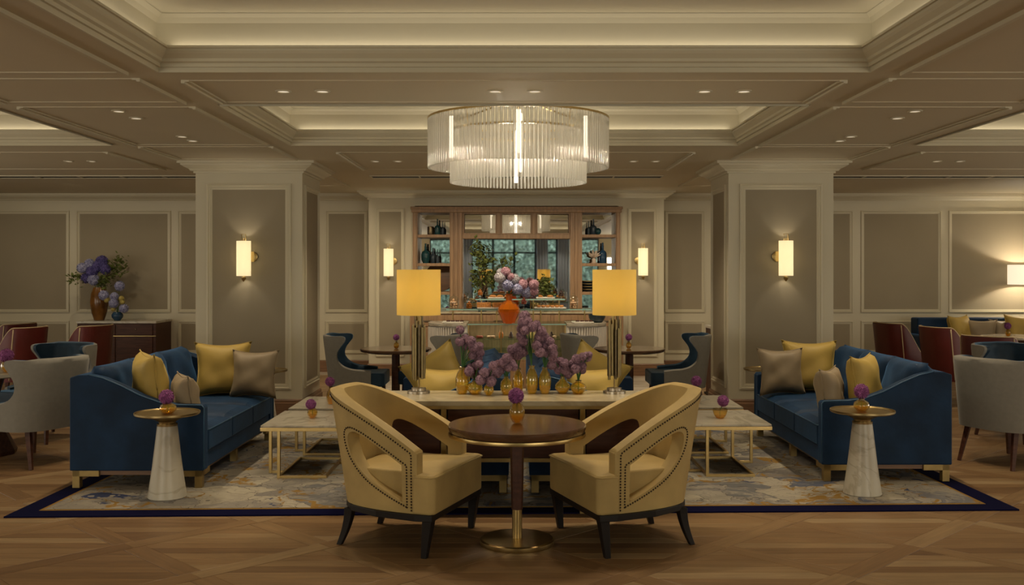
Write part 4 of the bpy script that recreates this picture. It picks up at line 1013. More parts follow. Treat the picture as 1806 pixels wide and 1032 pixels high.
# ---- sideboard at left
def sideboard():
    x0, x1 = -6.72, -5.51; t = thing('sideboard', 'dark mahogany sideboard with marble top against the left back wall', 'sideboard', ((x0 + x1) / 2, 15.65, 0)); w = (x1 - x0) / 2
    mb = MB(); mb.box(-w, w, -.34, .34, .0, .815); mb.build('body', 'dark_wood', t, bevel=.004)
    mb = MB(); mb.box(-w - .01, w + .01, -.355, .345, .817, .852); mb.build('marble_top', 'white_marble', t, bevel=.004)
    for k in range(2):
        a = -w + .03 + k * (w - .03); dr = MB(); dr.box(a + .01, a + w - .05, -.356, -.341, .635, .795); o = dr.build('drawer', 'dark_wood', t, bevel=.003)
        kb = MB(); kb.lathe([(0, 0), (.010, .004), (.014, .014), (.010, .022), (0, .024)], 12); kb.build('knob', 'steel', o, smooth=True, loc=(a + w / 2, -.357, .73), rot=(R(90), 0, 0))
        dr = MB(); dr.box(a + .01, a + w - .05, -.356, -.341, .04, .61); dr.build('door', 'dark_wood', t, bevel=.003)
    mb = MB(); mb.box(-w, w, -.345, -.337, .618, .628); mb.build('brass_line', 'brass', t)
sideboard()

# ---- sofa against the right back wall
def wall_sofa():
    t = thing('banquette_sofa', 'long navy sofa against the right back wall under the wall lamp', 'sofa', (7.55, 15.2, 0)); w = 1.35
    mb = MB(); mb.box(-w, w, .10, .38, .12, .90); mb.build('back', 'blue_velvet', t, bevel=.03, seg=3)
    mb = MB(); mb.box(-w, w, -.45, .10, .12, .44); mb.build('seat', 'blue_velvet', t, bevel=.03, seg=3)
    for s in (-1, 1):
        mb = MB(); mb.box(*sorted((s * w, s * (w + .14))), -.45, .38, .12, .66); mb.build('arm', 'blue_velvet', t, bevel=.03, seg=3)
        for y in (-.4, .3):
            mb = MB(); mb.box(s * w - .03, s * w + .03, y - .03, y + .03, 0, .125); mb.build('foot', 'brass', t)
wall_sofa()
G = 'pillows on the wall sofa at far right'
pl('y', 0, 1700, 15.1, .44, -12, 35, 'mustard pillow on the navy wall sofa, left end', G)
pl('t', 0, 1731, 15.05, .44, -12, -20, 'taupe pillow on the navy wall sofa beside its left mustard pillow', G)
pl('t', 1, 1775, 15.1, .44, -12, 10, 'taupe pillow on the navy wall sofa behind the small allium', G)
pl('y', 1, 1806, 15.0, .46, -12, 5, 'mustard pillow on the navy wall sofa at the right frame edge', G)
# ---- wing-like side chair row is done; lamps
def floor_lamp():
    t = thing('floor_lamp', 'lamp with white drum shade lighting the right back wall', 'lamp', (8.07, 15.62, 0))
    mb = MB(); mb.lathe([(.0, 0), (.14, 0), (.14, .02), (.015, .03), (.012, .04), (.012, 1.60), (0, 1.60)], 20); mb.build('stand', 'bronze', t, smooth=True, auto=30)
    mb = MB(); mb.lathe([(.30, 1.41), (.30, 1.72), (.296, 1.72), (.296, 1.41), (.30, 1.41)], 40, cap=False); mb.build('lamp_shade', 'white_shade', t, smooth=True, auto=30)
    b = point((8.07, 15.62, 1.565), 34, .04); 
floor_lamp()
def table_lamp(lb, loc, seed):
    t = thing('table_lamp', lb, 'lamp', loc, 0, 'brass tube lamps on the console'); rnd = random.Random(seed)
    mb = MB(); mb.lathe([(0, 0), (.080, 0), (.080, .018), (.052, .020), (.052, .038), (0, .038)], 32, c=(0, 0, 0)); mb.build('base', 'steel', t, smooth=True, auto=30)
    mb = MB(); mb.lathe([(.006, .03), (.006, .70), (0, .70)], 10); mb.build('rod', 'aged_brass', t)
    k = 0
    for ring, (n, r) in enumerate(((6, .022), (11, .041))):
        for i in range(n):
            a = 2 * math.pi * (i + .5 * ring) / n; z0 = .09 + rnd.random() * .07; z1 = .47 + rnd.random() * .075 + (.04 if ring == 0 else -.02)
            mb = MB(); mb.lathe([(0, z0), (.0095, z0), (.0095, z1), (.0, z1)], 6, c=(r * math.cos(a), r * math.sin(a), 0)); mb.build('tube', 'aged_brass' if (i + ring) % 3 else 'bronze', t, smooth=True, auto=40)
    mb = MB(); mb.lathe([(.155, .555), (.155, .876), (.1525, .876), (.1525, .555), (.155, .555)], 56, cap=False); mb.build('lamp_shade', 'yellow_shade', t, smooth=True, auto=30)
    point((loc[0], loc[1], loc[2] + .70), 5.0, .04, col=(1.0, .93, .78))
table_lamp('lamp with yellow drum shade on brass tubes, left on the console', (PX(738.5, 7.06), 7.06, .7715), 1)
table_lamp('lamp with yellow drum shade on brass tubes, right on the console', (PX(1083.5, 7.06), 7.06, .7715), 2)

# ---- sconces
def sconce(lb, x, yw, zc, s, side, hz):
    t = thing('wall_sconce', lb, 'wall lamp', (x, yw, zc), 0, 'brass wall sconces'); h = hz / 2; r = .079 * s; y = -.115 * s
    mb = MB(); mb.lathe([(r, -h), (r, h), (r - .003, h), (r - .003, -h), (r, -h)], 32, c=(0, y, 0), cap=False); mb.build('shade', 'sconce_shade', t, smooth=True, auto=30)
    mb = MB(); mb.lathe([(0, 0), (.058 * s, 0), (.058 * s, .012), (.045 * s, .018), (0, .018)], 28)
    mb.build('wall_plate', 'brass', t, smooth=True, auto=30, loc=(side * .07 * s, -.001, .02), rot=(R(90), 0, 0))
    mb = MB(); mb.tube([(side * .05 * s, -.015, 0), (side * .05 * s, -.05, -h * .6), (0, y, -h - .02)], .006, 8); mb.build('arm', 'brass', t, smooth=True)
    mb = MB(); mb.lathe([(0, -h - .065), (.010, -h - .055), (.026, -h - .03), (.028, -h - .012), (.006, -h - .010), (.006, h + .03), (0, h + .03)], 16, c=(0, y, 0)); mb.build('finial', 'brass', t, smooth=True, auto=40)
    mb = MB(); mb.tube([(-.022 * s, y, h), (-.022 * s, y, h + .075), (.022 * s, y, h + .075), (.022 * s, y, h)], .005, 6); mb.build('top_loop', 'brass', t, smooth=True)
    for dz in (.10, -.10): point((x, yw + y, zc + dz), 2.9 * s, .02)
sconce('tall wall sconce on the left pillar', PX(430, 11.08), 11.188, PZ(456, 11.08), 1.0, 1, .39)
sconce('tall wall sconce on the right pillar', PX(1386, 11.08), 11.188, PZ(455.5, 11.08), 1.0, -1, .39)
sconce('wall sconce on the back wall left of the display cabinet', PX(685.5, 15.3), 15.39, PZ(463, 15.3), .95, 1, .42)
sconce('wall sconce on the back wall right of the display cabinet', PX(1134, 15.3), 15.39, PZ(462, 15.3), .95, -1, .42)

# ---- chandelier
def chandelier():
    cx, cy = PX(914, 8.48), 8.48
    t = thing('chandelier', 'round two-tier chandelier of vertical glass rods', 'chandelier', (cx, cy, 0))
    mb = MB(); mb.lathe([(0, 3.198), (.30, 3.198), (.30, 3.17), (0, 3.17)], 40); mb.build('canopy', 'brass', t, smooth=True, auto=30)
    for i in range(6):
        a = math.pi * 2 * (i + .5) / 6; mb = MB(); mb.tube([(.25 * math.cos(a), .25 * math.sin(a), 3.17), (.25 * math.cos(a), .25 * math.sin(a), 3.05), (.75 * math.cos(a), .75 * math.sin(a), 2.935)], .008, 6); mb.build('arm', 'brass', t, smooth=True)
    for r, z in ((.758, 2.925), (.57, 2.82)):
        mb = MB(); mb.lathe([(r - .014, z - .008), (r + .014, z - .008), (r + .014, z + .008), (r - .014, z + .008), (r - .014, z - .008)], 72, cap=False); mb.build('ring', 'brass', t, smooth=True, auto=30)
    for i in range(4):
        a = math.pi / 4 + i * math.pi / 2; mb = MB(); mb.tube([(.57 * math.cos(a), .57 * math.sin(a), 2.82), (.6 * math.cos(a), .6 * math.sin(a), 2.96)], .006, 6); mb.build('hanger', 'brass', t)
    for n, r, z0, z1, rr in ((140, .758, 2.51, 2.918, .0125), (112, .57, 2.384, 2.815, .0118)):
        mb = MB(); mb.lathe([(rr * .96, z0), (rr, z0 + .006), (rr, z1)], 8); o = mb.build('glass_rod', 'rod_glass', t, smooth=True, auto=50, loc=(r, 0, 0))
        for i in range(1, n):
            a = 2 * math.pi * i / n; c = o.copy(); COL.objects.link(c); c.parent = t; c.location = (r * math.cos(a), r * math.sin(a), 0); c.rotation_euler = (0, 0, a)
    for k, (a, r, z0) in enumerate([(R(-90), .70, 2.56), (R(-34), .66, 2.56), (R(-146), .66, 2.56), (R(34), .66, 2.56), (R(146), .66, 2.56), (R(90), .70, 2.56), (R(-88), .50, 2.43), (R(92), .5, 2.43)]):
        mb = MB(); x, y = r * math.cos(a), r * math.sin(a)
        mb.lathe([(0, z0), (.016, z0), (.016, 2.9), (0, 2.9)], 10, c=(x, y, 0)); mb.build('light_tube', 'light_rod', t, smooth=True, auto=40)
    for a in range(4):
        point((cx + .14 * math.cos(a * 1.57 + .8), cy + .14 * math.sin(a * 1.57 + .8), 2.68), 7, .02, col=(1.0, .90, .72))
chandelier()

# ================================================================== FLOWERS AND VASES
def bloom_mesh(name, r, m, n=150, fl=.30, seed=0, petals=5, core=.62, flat=.5):
    """globe of small star florets round a core; 'tone' per floret runs from inner to tip colour"""
    rnd = random.Random(seed); vs = []; fs = []; tn = []
    for i in range(n):
        z = 1 - 2 * (i + .5) / n; a = i * 2.39996 + rnd.uniform(-.1, .1); s = math.sqrt(max(0, 1 - z * z)); d = Vector((s * math.cos(a), s * math.sin(a), z))
        rr = r * rnd.uniform(.84, 1.0); u = d.cross(Vector((.3, .2, .9))).normalized(); v = d.cross(u); c = d * rr * .90; o = len(vs); w = r * fl * rnd.uniform(.8, 1.2); ph = rnd.uniform(0, 6.28)
        vs.append(d * r * core); tone = rnd.uniform(.15, 1.0)
        for k in range(petals * 2):
            th = ph + math.pi * k / petals; q_ = w if k % 2 == 0 else w * .38; lift = .10 * r if k % 2 == 0 else -.02 * r
            vs.append(c + (u * math.cos(th) + v * math.sin(th)) * q_ + d * lift)
        vs.append(c - d * .04 * r); cc = len(vs) - 1
        for k in range(petals * 2):
            fs.append((cc, o + 1 + k, o + 1 + (k + 1) % (petals * 2))); tn.append(min(1, tone * (1.0 if k % 2 else .8)))
    # core
    o = len(vs); mb = MB(); mb.lathe([(0, -r * core * 1.15)] + [(r * core * 1.15 * math.cos(R(t)), r * core * 1.15 * math.sin(R(t))) for t in range(-60, 61, 30)] + [(0, r * core * 1.15)], 8)
    vs += [Vector(v) for v in mb.v]; fs += [tuple(i + o for i in f) for f in mb.f]; tn += [0.0] * len(mb.f)
    me = bpy.data.meshes.new(name); me.from_pydata(vs, [], fs); me.materials.append(M[m]); at = me.attributes.new('tone', 'FLOAT', 'FACE'); at.data.foreach_set('value', tn)
    return me
ALL = [bloom_mesh('flower_head', .040, 'mauve_petal', 150, .30, k) for k in range(3)]
MAG = bloom_mesh('flower_head', .040, 'magenta_petal', 150, .30, 9)
def allium(lb, base, head, r, me, group, bend=.02, stem=True, nm='allium'):
    t = thing(nm, lb, 'flower', base, 0, group); b = Vector(base); h = Vector(head) - b; s = r / .040
    o = link('flower_head', me, t, loc=tuple(h)); o.scale = (s, s, s); o.rotation_euler = (random.random() * 3, random.random() * 3, random.random() * 6)
    if stem:
        mid = Vector((h.x * .35 + bend * .5, h.y * .35, h.z * .55)); st = catmull([(0, 0, -.06), (0, 0, 0), mid, h], 4)
        mb = MB(); mb.tube(st, .0032, 5); mb.build('stem', 'stem_green', t, smooth=True)
    return t
def vase(lb, px, py0, py1, wpx, Y, kind, m='amber_glass', group='amber vases on the console', base_z=None, nm='vase'):
    z0 = base_z; hgt = (py0 - py1) * Y / F; r = wpx / 2 * Y / F
    prof = {'tall': [(0, .0), (.62, .0), (.70, .03), (.93, .22), (1.0, .42), (.96, .60), (.78, .76), (.50, .88), (.40, .93), (.50, 1.0)],
            'squat': [(0, 0), (.45, .0), (.62, .05), (.95, .30), (1.0, .50), (.86, .72), (.50, .86), (.32, .92), (.38, 1.0)],
            'onion': [(0, 0), (.42, 0), (.72, .12), (1.0, .34), (.90, .52), (.55, .70), (.28, .84), (.24, .92), (.32, 1.0)],
            'bowl': [(0, 0), (.4, 0), (.62, .15), (.85, .45), (1.0, .85), (1.02, 1.0)]}[kind]
    pr = [(a * r, b * hgt) for a, b in prof]; x = (px - 907) * Y / F
    t = thing(nm, lb, 'vase', (x, Y, z0), 0, group)
    mb = MB(); mb.lathe(pr, 28, cap=False); mb.build('glass_body', m, t, smooth=True, auto=60)
    mb = MB(); mb.lathe([(0, hgt * .03), (r * .5, hgt * .03), (pr[3][0] * .9, hgt * .3), (0, hgt * .31)], 20, cap=False); mb.build('water', m, t, smooth=True, auto=50)
    mb = MB(); rr = pr[-1][0]; mb.lathe([(rr - .002, hgt - .003), (rr + .002, hgt), (rr - .001, hgt + .003), (rr - .003, hgt)], 24, cap=False); mb.build('rim', 'bronze', t, smooth=True)
    return t, x, z0 + hgt
CT = .772
V = [('tall', 815, 697, 650, 24, 7.02, 'tall amber vase at the left end of the row on the console'),
     ('squat', 838, 698, 674, 28, 7.00, 'squat wide amber vase, second from left on the console'),
     ('squat', 862, 701, 679, 18, 6.93, 'smallest amber vase, third from left on the console'),
     ('squat', 893, 699, 667, 22, 6.97, 'round medium amber vase behind the walnut table allium'),
     ('tall', 914, 694, 652, 20, 7.10, 'slim tall amber vase left of the row centre, on the console'),
     ('tall', 938, 697, 648, 22, 7.03, 'tall amber vase in the middle of the row with two long stems'),
     ('tall', 961, 697, 651, 22, 7.03, 'tall amber vase right of the row centre on the console'),
     ('onion', 992, 696, 666, 28, 7.05, 'onion-shaped amber vase, second from right on the console'),
     ('squat', 1020, 697, 674, 28, 7.03, 'squat amber vase at the right end of the console row')]
NECK = []
for kd, px, a, b, w, Y, lb in V:
    _, x, zt = vase(lb, px, a, b, w, Y, kd, base_z=CT); NECK.append((x, Y, zt))
HEADS = {0: [(190, 255, 50), (190, 380, 55), (245, 350, 52), (305, 375, 58), (250, 425, 55), (335, 435, 60), (395, 430, 50), (405, 500, 50), (320, 525, 48), (385, 560, 50)],
         1: [(290, 700, 58), (370, 640, 55), (345, 735, 50), (300, 650, 40), (400, 620, 45)],
         2: [(410, 790, 58), (450, 715, 58), (510, 720, 56), (520, 805, 62), (545, 640, 52), (590, 720, 52)],
         3: [(650, 610, 58), (690, 560, 56), (735, 620, 58), (705, 660, 45), (620, 690, 50), (765, 650, 48), (590, 620, 45)],
         4: [(745, 465, 55), (765, 535, 58), (810, 445, 60), (860, 490, 58), (815, 530, 50), (880, 440, 48)],
         5: [(880, 110, 65), (860, 175, 58), (915, 165, 55), (850, 245, 58), (885, 260, 52), (845, 320, 58), (870, 370, 58), (965, 225, 56)],
         6: [(1010, 200, 50), (1060, 270, 58), (1040, 340, 60), (1095, 330, 55), (1010, 420, 55), (1090, 420, 62), (1150, 380, 55), (1045, 495, 58), (1110, 500, 60), (1180, 450, 55), (1195, 510, 48)],
         7: [(1170, 620, 62), (1180, 560, 52), (1265, 600, 56), (1310, 610, 50), (1250, 680, 58), (1320, 690, 58), (1350, 730, 50), (1380, 700, 50)],
         8: [(1400, 620, 55), (1440, 570, 58), (1490, 640, 58), (1430, 670, 55), (1500, 690, 42), (1545, 545, 58), (1500, 540, 45), (1575, 520, 36)]}
NAMES = ['the leftmost tall vase', 'the second vase from left', 'the smallest vase', 'the round medium vase', 'the slim vase left of centre', 'the tall middle vase', 'the tall vase right of centre', 'the onion vase', 'the rightmost squat vase']
random.seed(11)
for k, hs in HEADS.items():
    x0, Y0, zt = NECK[k]
    for i, (zx, zy, rz_) in enumerate(hs):
        Y = Y0 + random.uniform(-.04, .04); px = 780 + zx / 6.07; py = 540 + zy / 6.07
        allium('mauve allium in %s on the console' % NAMES[k], (x0, Y0, zt - .02), (PX(px, Y), Y, PZ(py, Y)), rz_ / 6.07 * Y / F * 1.04, ALL[i % 3], 'alliums of %s on the console' % NAMES[k], bend=0)

def single(px, pyb, Y, z, wpx, hpx, hx, hy, hr, where, kind='squat', nm='bud_vase'):
    hh = hpx
    _, x, zt = vase('small amber vase holding one allium, %s' % where, px, hh, 0, wpx, Y, kind, 'amber_small', 'single-bloom amber vases', z, nm)
    allium('single magenta allium bloom, %s' % where, (x, Y, zt - .012), (PX(hx, Y), Y - .005, PZ(hy, Y)), hr * Y / F, MAG, 'single magenta alliums')
single(912, 746, 6.02, .7225, 28, 40, 910, 698, 15, 'on the round walnut table in front')
single(296, 727, 7.13, .6185, 30, 20, 294, 700, 14, 'on the left cone table', 'squat')
single(1519.5, 721, 7.24, .6185, 28, 22, 1519, 690, 14, 'on the right cone table')
single(551, 739, 8.15, .432, 18, 20, 548.5, 713, 10, 'on the nearer left coffee table')
single(584, 712, 9.0, .432, 16, 30, 582, 673, 9, 'on the farther left coffee table', 'tall')
single(1270, 737, 8.15, .432, 26, 16, 1275, 707, 11, 'on the nearer right coffee table', 'bowl')
single(1229, 706, 9.1, .432, 16, 28, 1228, 672, 10, 'on the farther right coffee table', 'tall')
single(699, 614, 11.35, .748, 10, 12, 699, 595, 6, 'on the left rear walnut table')
single(1109, 614, 11.35, .748, 10, 12, 1109, 595, 6.5, 'on the right rear walnut table')
single(13, 658, 8.75, .744, 22, 24, 12, 627, 13, 'on the left marble dining table')
single(1778, 592, 13.45, .744, 10, 14, 1777, 575, 6.5, 'on the marble table by the wall sofa')

# ---- hydrangeas, foliage sprays
HY = {c: bloom_mesh('flower_head', .040, c + '_petal', 110, .34, 20 + i, petals=4, core=.7) for i, c in enumerate(('lilac', 'violet', 'pink', 'pale', 'yellow', 'mauve'))}
def spray(t, pts, seed, n=60, sz=.035, spread=.07, name='foliage', stems=True):
    rnd = random.Random(seed)
    if stems:
        mb = MB()
        for p in pts: mb.tube(catmull([(0, 0, 0), (p[0] * .3, p[1] * .3, p[2] * .55), p], 4), [.006, .0055, .005, .0045, .004, .0035, .003, .0025, .002], 5)
        o = mb.build('branch', 'bark', t, smooth=True); o['kind'] = 'stuff'
    mb = MB()
    for p in pts:
        for i in range(n):
            c = Vector(p) * rnd.uniform(.72, 1.03) + Vector((rnd.gauss(0, spread), rnd.gauss(0, spread), rnd.gauss(0, spread)))
            a = Vector((rnd.uniform(-1, 1), rnd.uniform(-1, 1), rnd.uniform(-.6, 1))).normalized(); b = a.cross(Vector((rnd.uniform(-1, 1), rnd.uniform(-1, 1), 1))).normalized(); s = sz * rnd.uniform(.6, 1.2)
            mb.add([c, c + a * s * .5 + b * s * .32, c + a * s, c + a * s * .5 - b * s * .32, c + a * s * .5 + a.cross(b) * s * .12], [(0, 1, 4), (1, 2, 4), (2, 3, 4), (3, 0, 4)])
    mb.build(name, 'leaf_green', t, fix=False, kind='stuff')
def flower(kind, lb, base, head, r, group):
    return allium(lb, base, head, r, HY[kind], group, stem=True, nm='hydrangea')
# tall amber vase and small blue one on the sideboard
SB = .855; Yv = 15.55
mb = MB(); hgt = (561 - 503) * Yv / F; r = 15.5 * Yv / F; bx = PX(175, Yv)
t = thing('amber_vase', 'tall mottled amber vase of hydrangeas on the sideboard', 'vase', (bx, Yv, SB), 0)
mb.lathe([(0, 0), (r * .55, 0), (r * .85, hgt * .25), (r, hgt * .55), (r * .9, hgt * .8), (r * .62, hgt), (r * .55, hgt), (r * .8, hgt * .78), (r * .5, hgt * .1), (0, hgt * .1)], 28); mb.build('body', 'amber_glaze', t, smooth=True, auto=50)
sx = .00293
t = thing('foliage_spray', 'leafy green branches standing in the tall amber sideboard vase', 'foliage', (bx, Yv, SB + hgt - .06), 0)
def sp(zx, zy, dy=0): return (PX(zx / 3.036, Yv) - bx, dy, PZ(280 + zy / 3.036, Yv) - (SB + hgt - .06))
spray(t, [sp(640, 545), sp(600, 590, .08), sp(575, 640, -.05), sp(655, 580, .05), sp(400, 630, -.05), sp(545, 660)], 4, n=55, sz=.07, spread=.05)
for i, (zx, zy, rr, c) in enumerate([(440, 585, 30, 'lilac'), (480, 562, 28, 'lilac'), (545, 552, 36, 'violet'), (562, 592, 30, 'violet'), (492, 605, 34, 'violet'), (462, 640, 30, 'violet'), (500, 648, 32, 'lilac'), (520, 580, 30, 'violet')]):
    y = Yv - .06 + .02 * (i % 3); flower(c, '%s hydrangea head in the tall amber vase on the sideboard' % c, (bx, Yv, SB + hgt - .05), (PX(zx / 3.036, y), y, PZ(280 + zy / 3.036, y)), rr * sx, '%s hydrangeas in the tall sideboard vase' % c)
Yv = 15.45; bx2 = PX(207, Yv); h2 = (561 - 546) * Yv / F
t = thing('blue_vase', 'small round blue vase on the sideboard beside the amber one', 'vase', (bx2, Yv, SB), 0)
mb = MB(); r = 10 * Yv / F; mb.lathe([(0, 0), (r * .5, 0), (r * .95, h2 * .4), (r, h2 * .65), (r * .7, h2), (r * .6, h2), (r * .8, h2 * .6), (0, h2 * .1)], 24); mb.build('body', 'blue_glaze', t, smooth=True, auto=50)
for i, (zx, zy, rr, c) in enumerate([(640, 682, 28, 'lilac'), (555, 732, 28, 'lilac'), (612, 738, 24, 'lilac'), (608, 775, 26, 'lilac'), (663, 802, 26, 'lilac'), (570, 757, 15, 'yellow'), (650, 748, 15, 'yellow'), (655, 768, 14, 'yellow'), (606, 806, 13, 'yellow')]):
    y = Yv - .05 - .01 * (i % 2); flower(c, '%s bloom in the small blue vase on the sideboard' % c, (bx2, Yv, SB + h2 - .02), (PX(zx / 3.036, y), y, PZ(280 + zy / 3.036, y)), rr * sx, '%s blooms in the small blue sideboard vase' % c)

# ================================================================== DISPLAY CABINET
YC = 15.3
def cx_(z): return PX(680 + z / 3.822, YC)
def cz_(z): return PZ(350 + z / 3.822, YC)
def cabinet():
    t = thing('display_cabinet', 'tall oak display cabinet with mirrored backs and glass-grid top in the back wall', 'cabinet', (0, YC, 0)); W_ = 'cabinet_wood'
    X = [cx_(183), cx_(215), cx_(432), cx_(520), cx_(1245), cx_(1325), cx_(1553), cx_(1583)]; top = cz_(58); ztop = cz_(95)
    for a, b in ((0, 1), (2, 3), (4, 5), (6, 7)):
        mb = MB(); mb.box(X[a], X[b], 0, .50, 0, ztop); 
        o = mb.build('upright', W_, t, bevel=.004)
        n = 3 if X[b] - X[a] > .2 else 1
        for k in range(n):
            c = X[a] + (X[b] - X[a]) * (k + .5) / n; m2 = MB(); m2.box(c - .022, c + .022, -.022, -.001, .0, ztop); m2.build('fluting', W_, o, bevel=.008)
    mb = MB(); mb.sweep([(X[7] + .0, 0), (X[0], 0)], [(0, ztop), (.0, top), (-.0, top)], capped=False)
    mb = MB(); mb.box(X[0] - .02, X[7] + .02, -.02, .50, ztop, top); mb.box(X[0] - .035, X[7] + .035, -.035, .50, top - .035, top + .005); mb.build('cornice', W_, t, bevel=.008)
    # mirror backs
    for a, b, z0 in ((1, 2, 1.0), (3, 4, 1.0), (5, 6, 1.0)):
        mb = MB(); mb.box(X[a] - .02, X[b] + .02, .36 if a != 3 else .16, .38 if a != 3 else .18, z0, ztop); mb.build('mirror', 'mirror', t)
    # side shelves
    for a, b in ((1, 2), (5, 6)):
        for z in (243, 437, 630):
            zt = cz_(z); mb = MB(); mb.box(X[a], X[b], .01, .36, zt - .045, zt); mb.build('shelf', W_, t, bevel=.003)
    # centre grid
    zr = cz_(243); mb = MB(); mb.box(X[3], X[4], .02, .16, zr - .065, zr + .0); mb.build('transom', W_, t, bevel=.006)
    for z0, z1 in ((750, 776), (988, 1015)):
        mb = MB(); mb.box(cx_(z0), cx_(z1), .02, .16, zr, ztop); mb.build('mullion', W_, t, bevel=.006)
    for a, b in ((520, 750), (776, 988), (1015, 1245)):
        mb = MB(); q_ = [(cx_(a), zr), (cx_(b), zr), (cx_(b), ztop), (cx_(a), ztop)]; w = .022
        mb.box(q_[0][0], q_[1][0], .05, .08, zr, zr + w); mb.box(q_[0][0], q_[1][0], .05, .08, ztop - w, ztop); mb.box(q_[0][0], q_[0][0] + w, .05, .08, zr + w, ztop - w); mb.box(q_[1][0] - w, q_[1][0], .05, .08, zr + w, ztop - w)
        mb.build('pane_frame', W_, t)
    # base unit with drawers
    mb = MB(); mb.box(X[0], X[7], -.42, .36, 0, .985); mb.build('base_unit', W_, t, bevel=.004)
    mb = MB(); mb.box(X[0] - .01, X[7] + .01, -.44, .36, .987, 1.012); mb.build('worktop', 'cream_marble', t, bevel=.003)
    n = 6; w = (X[7] - X[0]) / n
    for i in range(n):
        a = X[0] + i * w; m2 = MB(); m2.box(a + .03, a + w - .03, -.435, -.421, .80, .96); d = m2.build('drawer', W_, t, bevel=.004)
        m3 = MB(); m3.box(a + w / 2 - .08, a + w / 2 + .08, -.450, -.436, .87, .885); m3.build('handle', 'bronze', d)
        m2 = MB(); m2.box(a + .03, a + w - .03, -.435, -.421, .05, .77); m2.build('door', W_, t, bevel=.004)
cabinet()
S1, S2, S3 = cz_(243) + .001, cz_(437) + .001, cz_(630) + .001
def bottle(lb, zx0, zx1, ztop, zs, m, kind='bottle', nm='bottle', cat='bottle', group='bottles in the display cabinet', dy=.15):
    Y = YC + dy; x = PX(680 + (zx0 + zx1) / 2 / 3.822, YC + dy); r = (zx1 - zx0) / 2 / 3.822 * Y / F; h = PZ(350 + ztop / 3.822, Y) - zs
    P = {'bottle': [(0, 0), (.9, 0), (1, .04), (1, .55), (.85, .66), (.30, .76), (.26, .96), (.34, 1.0), (0, 1.0)],
         'jug': [(0, 0), (.6, 0), (.95, .2), (1, .5), (.8, .68), (.32, .78), (.25, .95), (.35, 1), (0, 1)],
         'pot': [(0, 0), (.95, 0), (1, .05), (1, .95), (.95, 1), (0, 1)],
         'ball': [(0, 0), (.4, 0), (.85, .2), (1, .5), (.85, .8), (.3, 1), (0, 1)]}[kind]
    t = thing(nm, lb, cat, (x, Y, zs), 0, group); mb = MB(); mb.lathe([(a * r, b * h) for a, b in P if True], 20); mb.build('body', m, t, smooth=True, auto=50)
    if kind in ('bottle', 'jug'):
        mb = MB(); mb.lathe([(0, 0), (.22 * r, 0), (.22 * r, .05), (0, .05)], 10, c=(0, 0, h)); mb.build('stopper', m, t, smooth=True, auto=50)
    return t
bottle('grey-brown cylinder pot on the top left shelf of the display cabinet', 282, 325, 190, S1, 'bronze', 'pot', 'pot', 'pot')
bottle('dark teal bottle on the top left shelf of the display cabinet', 330, 370, 160, S1, 'teal_glaze')
bottle('slim dark bottle at the right of the top left cabinet shelf', 374, 397, 175, S1, 'slate_glaze')
bottle('large teal jug on the middle left shelf of the display cabinet', 240, 300, 325, S2, 'teal_glaze', 'jug')
bottle('second teal jug, smaller, on the middle left cabinet shelf', 298, 342, 355, S2, 'slate_glaze', 'jug', dy=.2)
bottle('slim dark bottle at the right of the middle left cabinet shelf', 340, 362, 365, S2, 'slate_glaze', dy=.12)
bottle('short black bottle at the left of the top right cabinet shelf', 1358, 1378, 175, S1, 'slate_glaze')
bottle('tall dark bottle in the middle of the top right cabinet shelf', 1378, 1424, 160, S1, 'slate_glaze')
bottle('round teal pot on the top right shelf of the display cabinet', 1412, 1454, 200, S1, 'teal_glaze', 'ball', 'pot', 'pot', dy=.1)
bottle('tall navy bottle on the middle right shelf of the display cabinet', 1438, 1490, 320, S2, 'blue_glaze', dy=.2)
# coral ornament
x = PX(680 + 1405 / 3.822, YC + .12); t = thing('coral_ornament', 'white branching coral ornament on the middle right cabinet shelf', 'ornament', (x, YC + .12, S2)); rnd = random.Random(2)
mb = MB(); mb.lathe([(0, 0), (.05, 0), (.03, .03), (.035, .06), (0, .08)], 12); mb.build('foot', 'coral_white', t, smooth=True)
for i in range(26):
    a = rnd.uniform(0, 6.28); e = rnd.uniform(.0, 1.4); l_ = rnd.uniform(.09, .13); mb = MB(); c = Vector((0, 0, .085)); d = Vector((math.cos(a) * math.cos(e), math.sin(a) * math.cos(e), math.sin(e))) * l_
    mb.tube([c, c + d * .6, c + d], [.014, .010, .004], 5); mb.build('coral_branch', 'coral_white', t, smooth=True)
# round board, bowls, dark jars on lower shelves
x = PX(680 + 365 / 3.822, YC + .2); t = thing('round_board', 'round brown wooden board leaning in the lower left of the display cabinet', 'board', (x, YC + .2, S3)); mb = MB(); mb.lathe([(0, -.012), (.225, -.012), (.23, 0), (.225, .012), (0, .012)], 40); mb.build('disc', 'table_wood', t, smooth=True, auto=40, rot=(R(80), 0, 0), loc=(0, 0, .226))
for k in range(4):
    x = PX(680 + 1362 / 3.822, YC + .15); t = thing('plate', 'black and gold plate, %s of the stack on the lower right cabinet shelf' % ('lowest', 'second', 'third', 'topmost')[k], 'plate', (x, YC + .15, S3 + k * .042), 0, 'stacked plates in the cabinet')
    mb = MB(); mb.lathe([(0, 0), (.06, 0), (.11, .028), (.12, .036), (.112, .036), (.06, .012), (0, .012)], 28); mb.build('dish', 'slate_glaze', t, smooth=True, auto=50)
    mb = MB(); mb.lathe([(.117, .034), (.122, .034), (.122, .039), (.117, .039), (.117, .034)], 28, cap=False); mb.build('gold_rim', 'brass', t)

